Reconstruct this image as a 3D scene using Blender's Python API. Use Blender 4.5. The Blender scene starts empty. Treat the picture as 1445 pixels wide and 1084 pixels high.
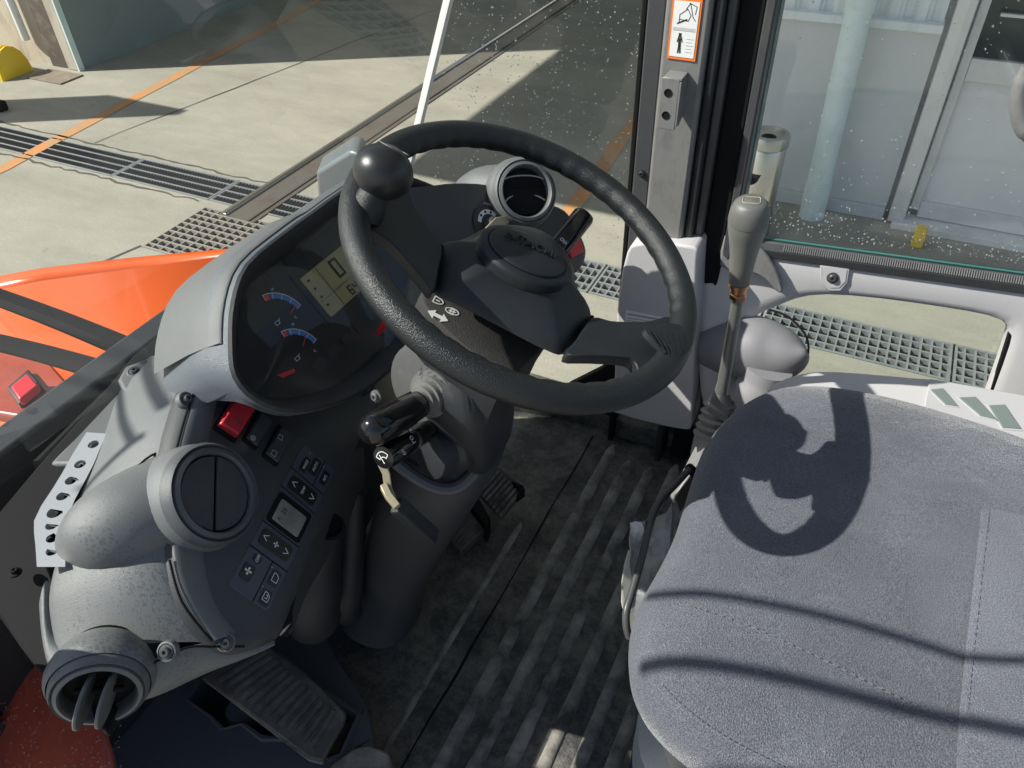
import bpy, bmesh, math, random
from mathutils import Vector, Matrix, noise
random.seed(7)
SC = bpy.context.scene
COL = SC.collection
V = Vector

# ------------------------------------------------------------------ camera
FPX, CX, CY = 1085.0, 722.5, 542.0            # focal length in photo pixels (1445 x 1084)
EYE = V((0, 0, 1.22))                          # metres above the cab floor
_down = V((765 - CX, 1800 - CY, FPX)).normalized()
_up = -_down
_y0 = V((1428 - CX, -410 - CY, FPX)).normalized()
_Y = (_y0 - _up * _y0.dot(_up)).normalized()
_X = _Y.cross(_up)
def c2w(c): return V((_X.dot(c), _Y.dot(c), _up.dot(c)))
cam_d = bpy.data.cameras.new('camera')
cam = bpy.data.objects.new('camera', cam_d); COL.objects.link(cam)
ix, iy, iz = c2w(V((1, 0, 0))), c2w(V((0, 1, 0))), c2w(V((0, 0, 1)))
M = Matrix((ix, -iy, -iz)).transposed().to_4x4(); M.translation = EYE
cam.matrix_world = M
cam_d.sensor_width = 36; cam_d.lens = FPX / 1445 * 36
cam_d.clip_start = 0.02; cam_d.clip_end = 300
SC.camera = cam

# ------------------------------------------------------------------ light
SUNK = 1.15                                    # horizontal metres of shadow per metre of height
SAZ = math.radians(29.5)
SUN = V((math.cos(SAZ) * SUNK, math.sin(SAZ) * SUNK, -1.0))   # travel direction of light
w = bpy.data.worlds.new('World'); SC.world = w; w.use_nodes = True
nt = w.node_tree; nt.nodes.clear()
sky = nt.nodes.new('ShaderNodeTexSky'); sky.sky_type = 'NISHITA'; sky.sun_disc = False
elev = math.atan(1 / SUNK)
sky.sun_elevation = elev
sky.sun_rotation = math.atan2(-SUN.x, -SUN.y)
sky.air_density = 1.0; sky.dust_density = 1.0
bg = nt.nodes.new('ShaderNodeBackground'); bg.inputs[1].default_value = 0.085
out = nt.nodes.new('ShaderNodeOutputWorld')
nt.links.new(sky.outputs[0], bg.inputs[0]); nt.links.new(bg.outputs[0], out.inputs[0])
sd = bpy.data.lights.new('sun', 'SUN'); sd.energy = 5.0; sd.angle = math.radians(0.55); sd.color = (1.0, 0.95, 0.87)
so = bpy.data.objects.new('sun', sd); COL.objects.link(so)
so.rotation_euler = SUN.to_track_quat('-Z', 'Y').to_euler()
SC.view_settings.view_transform = 'Standard'; SC.view_settings.look = 'None'
SC.view_settings.exposure = 0.66; SC.view_settings.gamma = 1.0
SC.render.resolution_x = 1024; SC.render.resolution_y = 768

# ------------------------------------------------------------------ where things stand
def ray(px, py): return c2w(V((px - CX, py - CY, FPX))).normalized()
def D(px, py, dep): return EYE + c2w(V((px - CX, py - CY, FPX))) / FPX * dep
def P(px, py, pl):
    o, n = pl; d = ray(px, py); return EYE + d * ((o - EYE).dot(n) / d.dot(n))
def Z(px, py, z): return P(px, py, (V((0, 0, z)), V((0, 0, 1))))
def YY(px, py, y): return P(px, py, (V((0, y, 0)), V((0, 1, 0))))
WHC = V((-0.302, 0.635, 0.796)); WA = V((.901, 0, -.434)).normalized(); WB = V((0, 1, 0)); WN = WA.cross(WB).normalized()
def WH(a, b, c): return WHC + WA * a + WB * b + WN * c
def WP(px, py, c): return P(px, py, (WHC + WN * c, WN))
KO = V((-.562, .635, .688)); KN = V((.788, 0, .616)).normalized(); KT = V((.616, 0, -.788)).normalized()
def KC(s, t, d): return KO + V((0, 1, 0)) * s + KT * t + KN * d       # instrument panel plane
PO = V((-.5, .38, .553)); PN = V((.763, .2, .61)).normalized()          # left console face plane
def PC(px, py, d=0): return P(px, py, (PO + PN * d, PN))
WALLO = V((-.137, 1.2, .5)); WALLN = V((-.133, .98, -.15)).normalized()    # right cab side
def RW(px, py, d=0): return P(px, py, (WALLO - WALLN * d, WALLN))

# ------------------------------------------------------------------ materials
def mat(name, col, rough=0.5, metal=0.0, grain=0.0, gscale=900, spec=0.5, var=0.0, vscale=14, col2=None, dirt=0.0, dcol=(.2, .18, .14), dscale=9, coat=0.0, stretch=None, rvar=0.0):
    m = bpy.data.materials.new(name); m.use_nodes = True
    t = m.node_tree; N = t.nodes; L = t.links
    b = N['Principled BSDF']
    b.inputs['Base Color'].default_value = (*col, 1); b.inputs['Roughness'].default_value = rough
    b.inputs['Metallic'].default_value = metal; b.inputs['Specular IOR Level'].default_value = spec
    if coat: b.inputs['Coat Weight'].default_value = coat; b.inputs['Coat Roughness'].default_value = .08
    geo = N.new('ShaderNodeNewGeometry')
    mp = N.new('ShaderNodeMapping'); L.new(geo.outputs['Position'], mp.inputs[0])
    if stretch: mp.inputs['Scale'].default_value = stretch
    last = None
    if var or col2:
        n = N.new('ShaderNodeTexNoise'); n.inputs['Scale'].default_value = vscale; n.inputs['Detail'].default_value = 8; n.inputs['Roughness'].default_value = .65
        L.new(mp.outputs[0], n.inputs['Vector'])
        r = N.new('ShaderNodeValToRGB'); r.color_ramp.elements[0].position = .35; r.color_ramp.elements[1].position = .65
        c2 = col2 if col2 else tuple(min(1, c * (1 + var)) for c in col)
        c1 = tuple(c * (1 - var) for c in col) if not col2 else col
        r.color_ramp.elements[0].color = (*c1, 1); r.color_ramp.elements[1].color = (*c2, 1)
        L.new(n.outputs[0], r.inputs[0]); last = r.outputs[0]
    if dirt:
        n = N.new('ShaderNodeTexNoise'); n.inputs['Scale'].default_value = dscale; n.inputs['Detail'].default_value = 10; n.inputs['Roughness'].default_value = .75
        L.new(mp.outputs[0], n.inputs['Vector'])
        r = N.new('ShaderNodeMapRange'); r.inputs[1].default_value = .5; r.inputs[2].default_value = .72; r.inputs[3].default_value = 0; r.inputs[4].default_value = dirt
        L.new(n.outputs[0], r.inputs[0])
        mx = N.new('ShaderNodeMix'); mx.data_type = 'RGBA'
        L.new(r.outputs[0], mx.inputs['Factor'])
        if last: L.new(last, mx.inputs['A'])
        else: mx.inputs['A'].default_value = (*col, 1)
        mx.inputs['B'].default_value = (*dcol, 1); last = mx.outputs['Result']
    if last: L.new(last, b.inputs['Base Color'])
    if rvar:
        n = N.new('ShaderNodeTexNoise'); n.inputs['Scale'].default_value = 25; n.inputs['Detail'].default_value = 6
        L.new(mp.outputs[0], n.inputs['Vector'])
        r = N.new('ShaderNodeMapRange'); r.inputs[1].default_value = .3; r.inputs[2].default_value = .7; r.inputs[3].default_value = max(.02, rough - rvar); r.inputs[4].default_value = rough + rvar
        L.new(n.outputs[0], r.inputs[0]); L.new(r.outputs[0], b.inputs['Roughness'])
    if grain:
        n = N.new('ShaderNodeTexNoise'); n.inputs['Scale'].default_value = gscale; n.inputs['Detail'].default_value = 2
        L.new(mp.outputs[0], n.inputs['Vector'])
        bp = N.new('ShaderNodeBump'); bp.inputs['Strength'].default_value = grain; bp.inputs['Distance'].default_value = .001
        L.new(n.outputs[0], bp.inputs['Height']); L.new(bp.outputs[0], b.inputs['Normal'])
    return m
MT = {}
MT['rubber'] = mat('black_wheel_foam', (.014, .016, .018), .36, grain=.8, gscale=900, rvar=.06)
MT['knobblk'] = mat('worn_black_knob', (.018, .019, .022), .33, grain=.15, gscale=1500, dirt=.2, dcol=(.06, .055, .05), dscale=20)
MT['hub'] = mat('dark_hub_plastic', (.013, .016, .020), .45, grain=.35, gscale=1400, dirt=.12, dcol=(.10, .10, .09), dscale=14)
MT['dash'] = mat('mid_grey_dash_plastic', (.125, .13, .134), .42, grain=.5, gscale=1300, dirt=.25, dcol=(.16, .157, .15), dscale=16, rvar=.06)
def specks(m, dark=.62):
    t = m.node_tree; N = t.nodes; L = t.links; b = N['Principled BSDF']
    g = N.new('ShaderNodeNewGeometry'); mp = N.new('ShaderNodeMapping'); mp.inputs['Scale'].default_value = (1, 1.9, 1); L.new(g.outputs['Position'], mp.inputs[0])
    v = N.new('ShaderNodeTexVoronoi'); v.inputs['Scale'].default_value = 190; L.new(mp.outputs[0], v.inputs['Vector'])
    n = N.new('ShaderNodeTexNoise'); n.inputs['Scale'].default_value = 11; n.inputs['Detail'].default_value = 3; L.new(g.outputs['Position'], n.inputs['Vector'])
    th = N.new('ShaderNodeMapRange'); th.inputs[1].default_value = .44; th.inputs[2].default_value = .62; th.inputs[3].default_value = .0; th.inputs[4].default_value = .42; L.new(n.outputs[0], th.inputs[0])
    ls = N.new('ShaderNodeMath'); ls.operation = 'LESS_THAN'; L.new(v.outputs['Distance'], ls.inputs[0]); L.new(th.outputs[0], ls.inputs[1])
    src = b.inputs['Base Color'].links[0].from_socket if b.inputs['Base Color'].links else None
    mx = N.new('ShaderNodeMix'); mx.data_type = 'RGBA'; mx.blend_type = 'MULTIPLY'; L.new(ls.outputs[0], mx.inputs['Factor'])
    if src: L.new(src, mx.inputs['A'])
    else: mx.inputs['A'].default_value = b.inputs['Base Color'].default_value
    mx.inputs['B'].default_value = (dark, dark, dark, 1); L.new(mx.outputs['Result'], b.inputs['Base Color'])
MT['dashwet'] = mat('rain_spotted_dash_plastic', (.15, .155, .16), .40, grain=.5, gscale=1300, dirt=.3, dcol=(.19, .185, .17), dscale=16, rvar=.06)
specks(MT['dashwet'], .74)
MT['dashglossy'] = mat('blue_grey_dash_plastic', (.115, .13, .15), .32, grain=.7, gscale=1100)
MT['charcoal'] = mat('charcoal_plastic', (.045, .047, .052), .5, grain=.4, gscale=1300, dirt=.3, dcol=(.09, .085, .075), dscale=10)
MT['dark'] = mat('dark_plastic', (.02, .022, .026), .5, grain=.4, gscale=1300, dirt=.25, dcol=(.06, .055, .05), dscale=10)
MT['black'] = mat('matt_black', (.01, .01, .011), .7, spec=.15)
MT['gloss'] = mat('glossy_black_plastic', (.008, .008, .009), .12, dirt=.2, dcol=(.05, .05, .045), dscale=40)
MT['trim'] = mat('light_grey_trim', (.52, .505, .52), .48, grain=.3, gscale=1400, dirt=.3, dcol=(.45, .43, .40), dscale=8, stretch=(1, 1, .5))
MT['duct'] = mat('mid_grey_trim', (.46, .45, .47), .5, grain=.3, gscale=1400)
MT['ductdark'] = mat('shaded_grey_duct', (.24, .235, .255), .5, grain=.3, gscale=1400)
MT['pillar'] = mat('grey_painted_steel', (.20, .198, .196), .4, metal=.0, dirt=.55, dcol=(.085, .08, .078), dscale=22, stretch=(1.6, 1.6, .7))
MT['pillardark'] = mat('dark_painted_steel', (.06, .062, .067), .4, dirt=.35, dcol=(.12, .115, .105), dscale=20)
MT['white'] = mat('white_print', (.8, .8, .8), .5)
MT['print'] = mat('grey_print', (.45, .45, .45), .6)
MT['blackprint'] = mat('black_print', (.02, .02, .02), .6)
MT['red'] = mat('red_plastic', (.62, .035, .05), .32, grain=.1)
MT['redglow'] = mat('bright_red_plastic', (.75, .02, .03), .35)
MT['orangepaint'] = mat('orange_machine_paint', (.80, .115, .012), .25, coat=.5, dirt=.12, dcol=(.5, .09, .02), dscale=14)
MT['wetfender'] = mat('wet_orange_paint', (.42, .075, .04), .3, coat=.2, dirt=.6, dcol=(.13, .04, .03), dscale=7)  # wet orange, darkened in colour to imitate tinted glass, shade and reflection
MT['steel'] = mat('bare_steel', (.55, .54, .5), .32, metal=1, dirt=.3, dcol=(.3, .26, .2), dscale=30)
MT['galv'] = mat('galvanised_steel', (.42, .44, .45), .48, metal=.55, dirt=.5, dcol=(.16, .13, .10), dscale=12)
MT['rust'] = mat('worn_rail_steel', (.16, .14, .12), .55, metal=.3, dirt=.7, dcol=(.09, .06, .045), dscale=6)
MT['brass'] = mat('copper_nut', (.55, .30, .18), .35, metal=1)
MT['khaki'] = mat('khaki_painted_bracket', (.42, .37, .25), .4, metal=.3)
MT['lever'] = mat('lever_rod_grey', (.2, .2, .19), .35, metal=.5)
MT['knobgrey'] = mat('grey_knob_plastic', (.15, .15, .14), .42, grain=.3, gscale=1200)
MT['knobcap'] = mat('knob_cap_plastic', (.13, .13, .125), .4, grain=.3, gscale=1200)
MT['tan'] = mat('tan_outline_print', (.42, .38, .26), .5)
MT['plate'] = mat('perforated_silver_plate', (.34, .35, .37), .35, grain=.2, gscale=500)
MT['lcd'] = mat('lcd_olive', (.42, .37, .17), .35, var=.05)
MT['lcdline'] = mat('lcd_segment', (.035, .035, .02), .5)
MT['lcd2'] = mat('lcd_grey', (.16, .15, .13), .3, col2=(.30, .29, .26), vscale=30)
MT['blue'] = mat('gauge_blue', (.06, .22, .65), .5)
MT['needle'] = mat('needle_red', (.8, .06, .04), .5)
MT['gaugewhite'] = mat('gauge_grey', (.7, .72, .75), .5)
MT['panelbtn'] = mat('slate_panel', (.068, .070, .095), .45, grain=.2, gscale=1500)
MT['btn'] = mat('black_button', (.012, .012, .014), .4)
MT['concrete'] = None
MT['orangeline'] = mat('orange_floor_paint', (.62, .24, .07), .8, col2=(.40, .27, .14), vscale=9, dirt=1.0, dcol=(.32, .29, .23), dscale=11, grain=.4, gscale=200)
MT['wallgrey'] = mat('grey_wall_panel', (.62, .64, .64), .55, dirt=.35, dcol=(.5, .52, .51), dscale=2.5, stretch=(2, 1, .5))
MT['corr'] = mat('pale_corrugated_sheet', (.78, .83, .84), .45, dirt=.4, dcol=(.35, .36, .33), dscale=4, stretch=(3, 1, .4))
MT['pipe'] = mat('pale_blue_pipe', (.68, .80, .79), .4, dirt=.35, dcol=(.36, .42, .40), dscale=6)
MT['alu'] = mat('aluminium_frame', (.75, .75, .73), .4, metal=.1, dirt=.3, dcol=(.4, .38, .34), dscale=8)
MT['doorp'] = mat('door_panel_grey', (.78, .77, .76), .4, var=.04, vscale=3)
MT['dglass'] = mat('dark_door_glass', (.02, .035, .035), .08)
MT['yellow'] = mat('yellow_plastic', (.80, .55, .02), .4)
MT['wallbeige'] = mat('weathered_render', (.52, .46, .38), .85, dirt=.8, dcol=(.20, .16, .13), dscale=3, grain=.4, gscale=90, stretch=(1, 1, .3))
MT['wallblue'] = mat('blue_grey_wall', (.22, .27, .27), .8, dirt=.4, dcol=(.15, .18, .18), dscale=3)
MT['chrome'] = mat('polished_bin_steel', (.62, .60, .56), .25, metal=1.0)
MT['plastwrap'] = mat('torn_white_foam', (.62, .60, .55), .7, dirt=.5, dcol=(.3, .28, .24), dscale=40)
MT['wrap'] = mat('clear_plastic_wrap', (.45, .46, .46), .12, dirt=.6, dcol=(.08, .085, .09), dscale=25)
MT['bellow'] = mat('blue_black_bellows', (.022, .028, .038), .33, grain=.2)
MT['floorpl'] = mat('slate_floor_plate', (.095, .108, .12), .45, dirt=.5, dcol=(.10, .10, .095), dscale=6, rvar=.1)
MT['label_orange'] = mat('label_orange', (.85, .2, .03), .45)
MT['leaf'] = mat('black_canvas', (.02, .02, .02), .7)

def concrete():
    m = bpy.data.materials.new('sunny_concrete'); m.use_nodes = True
    t = m.node_tree; N = t.nodes; L = t.links; b = N['Principled BSDF']; b.inputs['Roughness'].default_value = .85
    g = N.new('ShaderNodeNewGeometry')
    def nz(sc, det=8, ro=.6, scale=None):
        n = N.new('ShaderNodeTexNoise'); n.inputs['Scale'].default_value = sc; n.inputs['Detail'].default_value = det; n.inputs['Roughness'].default_value = ro
        if scale:
            mp = N.new('ShaderNodeMapping'); mp.inputs['Scale'].default_value = scale; L.new(g.outputs['Position'], mp.inputs[0]); L.new(mp.outputs[0], n.inputs['Vector'])
        else: L.new(g.outputs['Position'], n.inputs['Vector'])
        return n
    a = nz(1.6, 10, .7, (.5, 1.2, 1)); r = N.new('ShaderNodeValToRGB')
    r.color_ramp.elements[0].position = .3; r.color_ramp.elements[0].color = (.27, .255, .21, 1)
    r.color_ramp.elements[1].position = .7; r.color_ramp.elements[1].color = (.41, .385, .32, 1)
    L.new(a.outputs[0], r.inputs[0])
    f = nz(60, 6, .8); mr = N.new('ShaderNodeMapRange'); mr.inputs[1].default_value = .35; mr.inputs[2].default_value = .65; mr.inputs[3].default_value = .86; mr.inputs[4].default_value = 1.08
    L.new(f.outputs[0], mr.inputs[0])
    mx = N.new('ShaderNodeMix'); mx.data_type = 'RGBA'; mx.blend_type = 'MULTIPLY'; mx.inputs['Factor'].default_value = 1
    L.new(r.outputs[0], mx.inputs['A']); L.new(mr.outputs[0], mx.inputs['B'])
    s = nz(5, 12, .8); mr2 = N.new('ShaderNodeMapRange'); mr2.inputs[1].default_value = .58; mr2.inputs[2].default_value = .7; mr2.inputs[4].default_value = .85
    L.new(s.outputs[0], mr2.inputs[0])
    mx2 = N.new('ShaderNodeMix'); mx2.data_type = 'RGBA'; L.new(mr2.outputs[0], mx2.inputs['Factor']); L.new(mx.outputs['Result'], mx2.inputs['A']); mx2.inputs['B'].default_value = (.22, .205, .165, 1)
    L.new(mx2.outputs['Result'], b.inputs['Base Color'])
    bp = N.new('ShaderNodeBump'); bp.inputs['Strength'].default_value = .35; bp.inputs['Distance'].default_value = .01
    L.new(f.outputs[0], bp.inputs['Height']); L.new(bp.outputs[0], b.inputs['Normal'])
    return m
MT['concrete'] = concrete()

def fabric(nm='grey_blue_seat_fabric', k=1.0):
    m = bpy.data.materials.new(nm); m.use_nodes = True
    t = m.node_tree; N = t.nodes; L = t.links; b = N['Principled BSDF']; b.inputs['Roughness'].default_value = .9
    b.inputs['Sheen Weight'].default_value = .35; b.inputs['Sheen Roughness'].default_value = .4; b.inputs['Specular IOR Level'].default_value = .25
    g = N.new('ShaderNodeNewGeometry')
    v = N.new('ShaderNodeTexVoronoi'); v.inputs['Scale'].default_value = 620; L.new(g.outputs['Position'], v.inputs['Vector'])
    n = N.new('ShaderNodeTexNoise'); n.inputs['Scale'].default_value = 720; n.inputs['Detail'].default_value = 4; n.inputs['Roughness'].default_value = .8; L.new(g.outputs['Position'], n.inputs['Vector'])
    n2 = N.new('ShaderNodeTexNoise'); n2.inputs['Scale'].default_value = 9; n2.inputs['Detail'].default_value = 6; L.new(g.outputs['Position'], n2.inputs['Vector'])
    r = N.new('ShaderNodeValToRGB'); r.color_ramp.elements[0].position = .40; r.color_ramp.elements[1].position = .66
    r.color_ramp.elements[0].color = (.056 * k, .059 * k, .078 * k, 1); r.color_ramp.elements[1].color = (.185 * k, .19 * k, .225 * k, 1)
    L.new(n.outputs[0], r.inputs[0])
    mr = N.new('ShaderNodeMapRange'); mr.inputs[1].default_value = .3; mr.inputs[2].default_value = .7; mr.inputs[3].default_value = .85; mr.inputs[4].default_value = 1.15
    L.new(n2.outputs[0], mr.inputs[0])
    mx = N.new('ShaderNodeMix'); mx.data_type = 'RGBA'; mx.blend_type = 'MULTIPLY'; mx.inputs['Factor'].default_value = 1
    L.new(r.outputs[0], mx.inputs['A']); L.new(mr.outputs[0], mx.inputs['B']); L.new(mx.outputs['Result'], b.inputs['Base Color'])
    bp = N.new('ShaderNodeBump'); bp.inputs['Strength'].default_value = .8; bp.inputs['Distance'].default_value = .0012
    L.new(v.outputs[0], bp.inputs['Height'])
    n3_ = N.new('ShaderNodeTexNoise'); n3_.inputs['Scale'].default_value = 11; n3_.inputs['Detail'].default_value = 3; n3_.inputs['Distortion'].default_value = .8; L.new(g.outputs['Position'], n3_.inputs['Vector'])
    b2_ = N.new('ShaderNodeBump'); b2_.inputs['Strength'].default_value = .5; b2_.inputs['Distance'].default_value = .012
    L.new(n3_.outputs[0], b2_.inputs['Height']); L.new(b2_.outputs[0], bp.inputs['Normal']); L.new(bp.outputs[0], b.inputs['Normal'])
    return m
MT['fabric'] = fabric()

def matfloor():
    m = bpy.data.materials.new('dusty_rubber_mat'); m.use_nodes = True
    t = m.node_tree; N = t.nodes; L = t.links; b = N['Principled BSDF']
    g = N.new('ShaderNodeNewGeometry')
    n = N.new('ShaderNodeTexNoise'); n.inputs['Scale'].default_value = 9; n.inputs['Detail'].default_value = 14; n.inputs['Roughness'].default_value = .86; n.inputs['Distortion'].default_value = .1; L.new(g.outputs['Position'], n.inputs['Vector'])
    r = N.new('ShaderNodeValToRGB'); r.color_ramp.elements[0].position = .44; r.color_ramp.elements[1].position = .68
    r.color_ramp.elements[0].color = (.035, .038, .040, 1); r.color_ramp.elements[1].color = (.27, .255, .21, 1)
    L.new(n.outputs[0], r.inputs[0]); L.new(r.outputs[0], b.inputs['Base Color'])
    mr = N.new('ShaderNodeMapRange'); mr.inputs[1].default_value = .4; mr.inputs[2].default_value = .65; mr.inputs[3].default_value = .42; mr.inputs[4].default_value = .8
    L.new(n.outputs[0], mr.inputs[0]); L.new(mr.outputs[0], b.inputs['Roughness'])
    f = N.new('ShaderNodeTexNoise'); f.inputs['Scale'].default_value = 120; f.inputs['Detail'].default_value = 9; f.inputs['Roughness'].default_value = .75; L.new(g.outputs['Position'], f.inputs['Vector'])
    bp = N.new('ShaderNodeBump'); bp.inputs['Strength'].default_value = .7; bp.inputs['Distance'].default_value = .004
    L.new(f.outputs[0], bp.inputs['Height']); L.new(bp.outputs[0], b.inputs['Normal'])
    return m
MT['mat'] = matfloor()
def ribmat():
    m = mat('dust_worn_rib', (.06, .06, .056), .75, dirt=0, col2=(.33, .32, .28), vscale=17, grain=.6, gscale=220)
    return m
MT['rib'] = ribmat()

def glass(name, tint, refl=1.0, dust=0.03):
    m = bpy.data.materials.new(name); m.use_nodes = True
    t = m.node_tree; N = t.nodes; L = t.links; N.remove(N['Principled BSDF']); o = N['Material Output']
    tr = N.new('ShaderNodeBsdfTransparent'); tr.inputs[0].default_value = (*tint, 1)
    gl = N.new('ShaderNodeBsdfGlossy'); gl.inputs['Roughness'].default_value = 0.0
    fr = N.new('ShaderNodeFresnel'); gb = N.new('ShaderNodeNewGeometry'); ir = N.new('ShaderNodeMapRange'); ir.inputs[3].default_value = 1.5; ir.inputs[4].default_value = 1 / 1.5; L.new(gb.outputs['Backfacing'], ir.inputs[0]); L.new(ir.outputs[0], fr.inputs[0])
    ml = N.new('ShaderNodeMath'); ml.operation = 'MULTIPLY'; ml.inputs[1].default_value = refl; L.new(fr.outputs[0], ml.inputs[0])
    mx = N.new('ShaderNodeMixShader'); L.new(ml.outputs[0], mx.inputs[0]); L.new(tr.outputs[0], mx.inputs[1]); L.new(gl.outputs[0], mx.inputs[2])
    df = N.new('ShaderNodeBsdfDiffuse'); df.inputs[0].default_value = (.6, .6, .58, 1)
    g = N.new('ShaderNodeNewGeometry'); n = N.new('ShaderNodeTexNoise'); n.inputs['Scale'].default_value = 6; n.inputs['Detail'].default_value = 9; n.inputs['Roughness'].default_value = .7
    L.new(g.outputs['Position'], n.inputs['Vector'])
    mr = N.new('ShaderNodeMapRange'); mr.inputs[1].default_value = .35; mr.inputs[2].default_value = .75; mr.inputs[3].default_value = dust * .3; mr.inputs[4].default_value = dust * 2
    L.new(n.outputs[0], mr.inputs[0])
    m2 = N.new('ShaderNodeMixShader'); L.new(mr.outputs[0], m2.inputs[0]); L.new(mx.outputs[0], m2.inputs[1]); L.new(df.outputs[0], m2.inputs[2])
    L.new(m2.outputs[0], o.inputs[0])
    return m
MT['glass'] = glass('tinted_glass', (.86, .90, .885), 1.0, .02)
MT['sideglass'] = glass('green_side_glass', (.89, .925, .93), 1.0, .02)
MT['clear'] = glass('gauge_lens', (.95, .95, .95), .45, .008)
MT['glassedge'] = mat('green_glass_edge', (.05, .17, .155), .2)
def dropmat():
    m = bpy.data.materials.new('water_droplet'); m.use_nodes = True
    b = m.node_tree.nodes['Principled BSDF']
    b.inputs['Base Color'].default_value = (.92, .97, .97, 1); b.inputs['Roughness'].default_value = .02; b.inputs['IOR'].default_value = 1.33
    b.inputs['Transmission Weight'].default_value = .9; b.inputs['Specular IOR Level'].default_value = .8
    return m
MT['drop'] = dropmat()

# ------------------------------------------------------------------ object helpers
ORG = {}
def empty(name, loc, label, cat, group=None):
    o = bpy.data.objects.new(name, None); COL.objects.link(o); o.location = loc; o.empty_display_size = .05
    o['label'] = label; o['category'] = cat
    if group: o['group'] = group
    ORG[o.name] = V(loc); return o
def mk(name, vf, m, parent=None, label=None, cat=None, group=None, kind=None, bevel=0, seg=2, sub=0, smooth=True, ang=35, origin=None, solid=0):
    vs, fs = vf
    if parent is not None: org = ORG[parent.name]
    else:
        if origin is None:
            xs = [v[0] for v in vs]; ys = [v[1] for v in vs]; zs = [v[2] for v in vs]
            origin = V(((min(xs) + max(xs)) / 2, (min(ys) + max(ys)) / 2, min(zs)))
        org = V(origin)
    me = bpy.data.meshes.new(name); me.from_pydata([tuple(V(v) - org) for v in vs], [], fs)
    me.validate()
    bm = bmesh.new(); bm.from_mesh(me); bmesh.ops.recalc_face_normals(bm, faces=bm.faces); bm.to_mesh(me); bm.free()
    me.materials.append(MT[m] if isinstance(m, str) else m)
    o = bpy.data.objects.new(name, me); COL.objects.link(o)
    if parent is not None: o.parent = parent
    else: o.location = org
    ORG[o.name] = org
    if smooth:
        me.shade_smooth()
        if not sub: me.set_sharp_from_angle(angle=math.radians(ang))
    if solid: md = o.modifiers.new('thickness', 'SOLIDIFY'); md.thickness = solid; md.offset = -1
    if bevel:
        md = o.modifiers.new('bevel', 'BEVEL'); md.width = bevel; md.segments = seg; md.limit_method = 'ANGLE'; md.angle_limit = math.radians(35); md.harden_normals = False
    if sub: md = o.modifiers.new('smooth', 'SUBSURF'); md.levels = sub; md.render_levels = sub
    if label: o['label'] = label
    if cat: o['category'] = cat
    if group: o['group'] = group
    if kind: o['kind'] = kind
    return o
def join(*parts):
    vs, fs = [], []
    for v, f in parts:
        k = len(vs); vs += list(v); fs += [tuple(i + k for i in q) for q in f]
    return vs, fs
def catmull(pts, closed=False, n=4):
    pts = [V(p) for p in pts]; N = len(pts); out_ = []
    rng = range(N) if closed else range(N - 1)
    for i in rng:
        g = (lambda k: pts[k % N]) if closed else (lambda k: pts[max(0, min(N - 1, k))])
        p0, p1, p2, p3 = g(i - 1), g(i), g(i + 1), g(i + 2)
        for j in range(n):
            t = j / n
            out_.append(.5 * ((2 * p1) + (p2 - p0) * t + (2 * p0 - 5 * p1 + 4 * p2 - p3) * t * t + (3 * p1 - p0 - 3 * p2 + p3) * t ** 3))
    if not closed: out_.append(pts[-1].copy())
    return out_
def tube(path, r, seg=12, closed=False, cap=True, sx=1.0):
    path = [V(p) for p in path]; n = len(path); vs = []; fs = []
    rs = [r] * n if isinstance(r, (int, float)) else list(r)
    def tan(i):
        if closed: return (path[(i + 1) % n] - path[i - 1]).normalized()
        return (path[min(n - 1, i + 1)] - path[max(0, i - 1)]).normalized()
    t0 = tan(0); u = t0.orthogonal().normalized()
    for i in range(n):
        t = tan(i); u = (u - t * u.dot(t)).normalized(); v = t.cross(u)
        for k in range(seg):
            a = 2 * math.pi * k / seg; vs.append(path[i] + (u * math.cos(a) * sx + v * math.sin(a)) * rs[i])
    m = n if closed else n - 1
    for i in range(m):
        for k in range(seg):
            a, b = i * seg, ((i + 1) % n) * seg; fs.append((a + k, a + (k + 1) % seg, b + (k + 1) % seg, b + k))
    if not closed and cap: fs.append(tuple(range(seg))); fs.append(tuple((n - 1) * seg + k for k in range(seg)))
    return vs, fs
def frame(n, hint=V((0, 1, 0))):
    n = V(n).normalized()
    if abs(n.dot(V(hint).normalized())) > .98: hint = V((1, 0, 0)) if abs(n.x) < .9 else V((0, 0, 1))
    u = V(hint) - n * V(hint).dot(n); u.normalize(); return u, n.cross(u), n
def lathe(o, n, prof, seg=32, hint=V((0, 1, 0)), ell=1.0, closed=False):
    u, v, n = frame(n, hint); vs = []; fs = []
    for r, h in prof:
        for k in range(seg):
            a = 2 * math.pi * k / seg; vs.append(V(o) + n * h + (u * math.cos(a) + v * math.sin(a) * ell) * max(r, 1e-5))
    m = len(prof)
    for i in range(m - 1 if not closed else m):
        a, b = i * seg, ((i + 1) % m) * seg
        for k in range(seg): fs.append((a + k, a + (k + 1) % seg, b + (k + 1) % seg, b + k))
    if not closed:
        if prof[0][0] > 1e-4: fs.append(tuple(range(seg)))
        if prof[-1][0] > 1e-4: fs.append(tuple((m - 1) * seg + k for k in range(seg)))
    return vs, fs
def prism(loop, vec):
    loop = [V(p) for p in loop]; n = len(loop); vec = V(vec)
    return loop + [p + vec for p in loop], [tuple(range(n)), tuple(n + i for i in reversed(range(n)))] + [(i, (i + 1) % n, n + (i + 1) % n, n + i) for i in range(n)]
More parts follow.
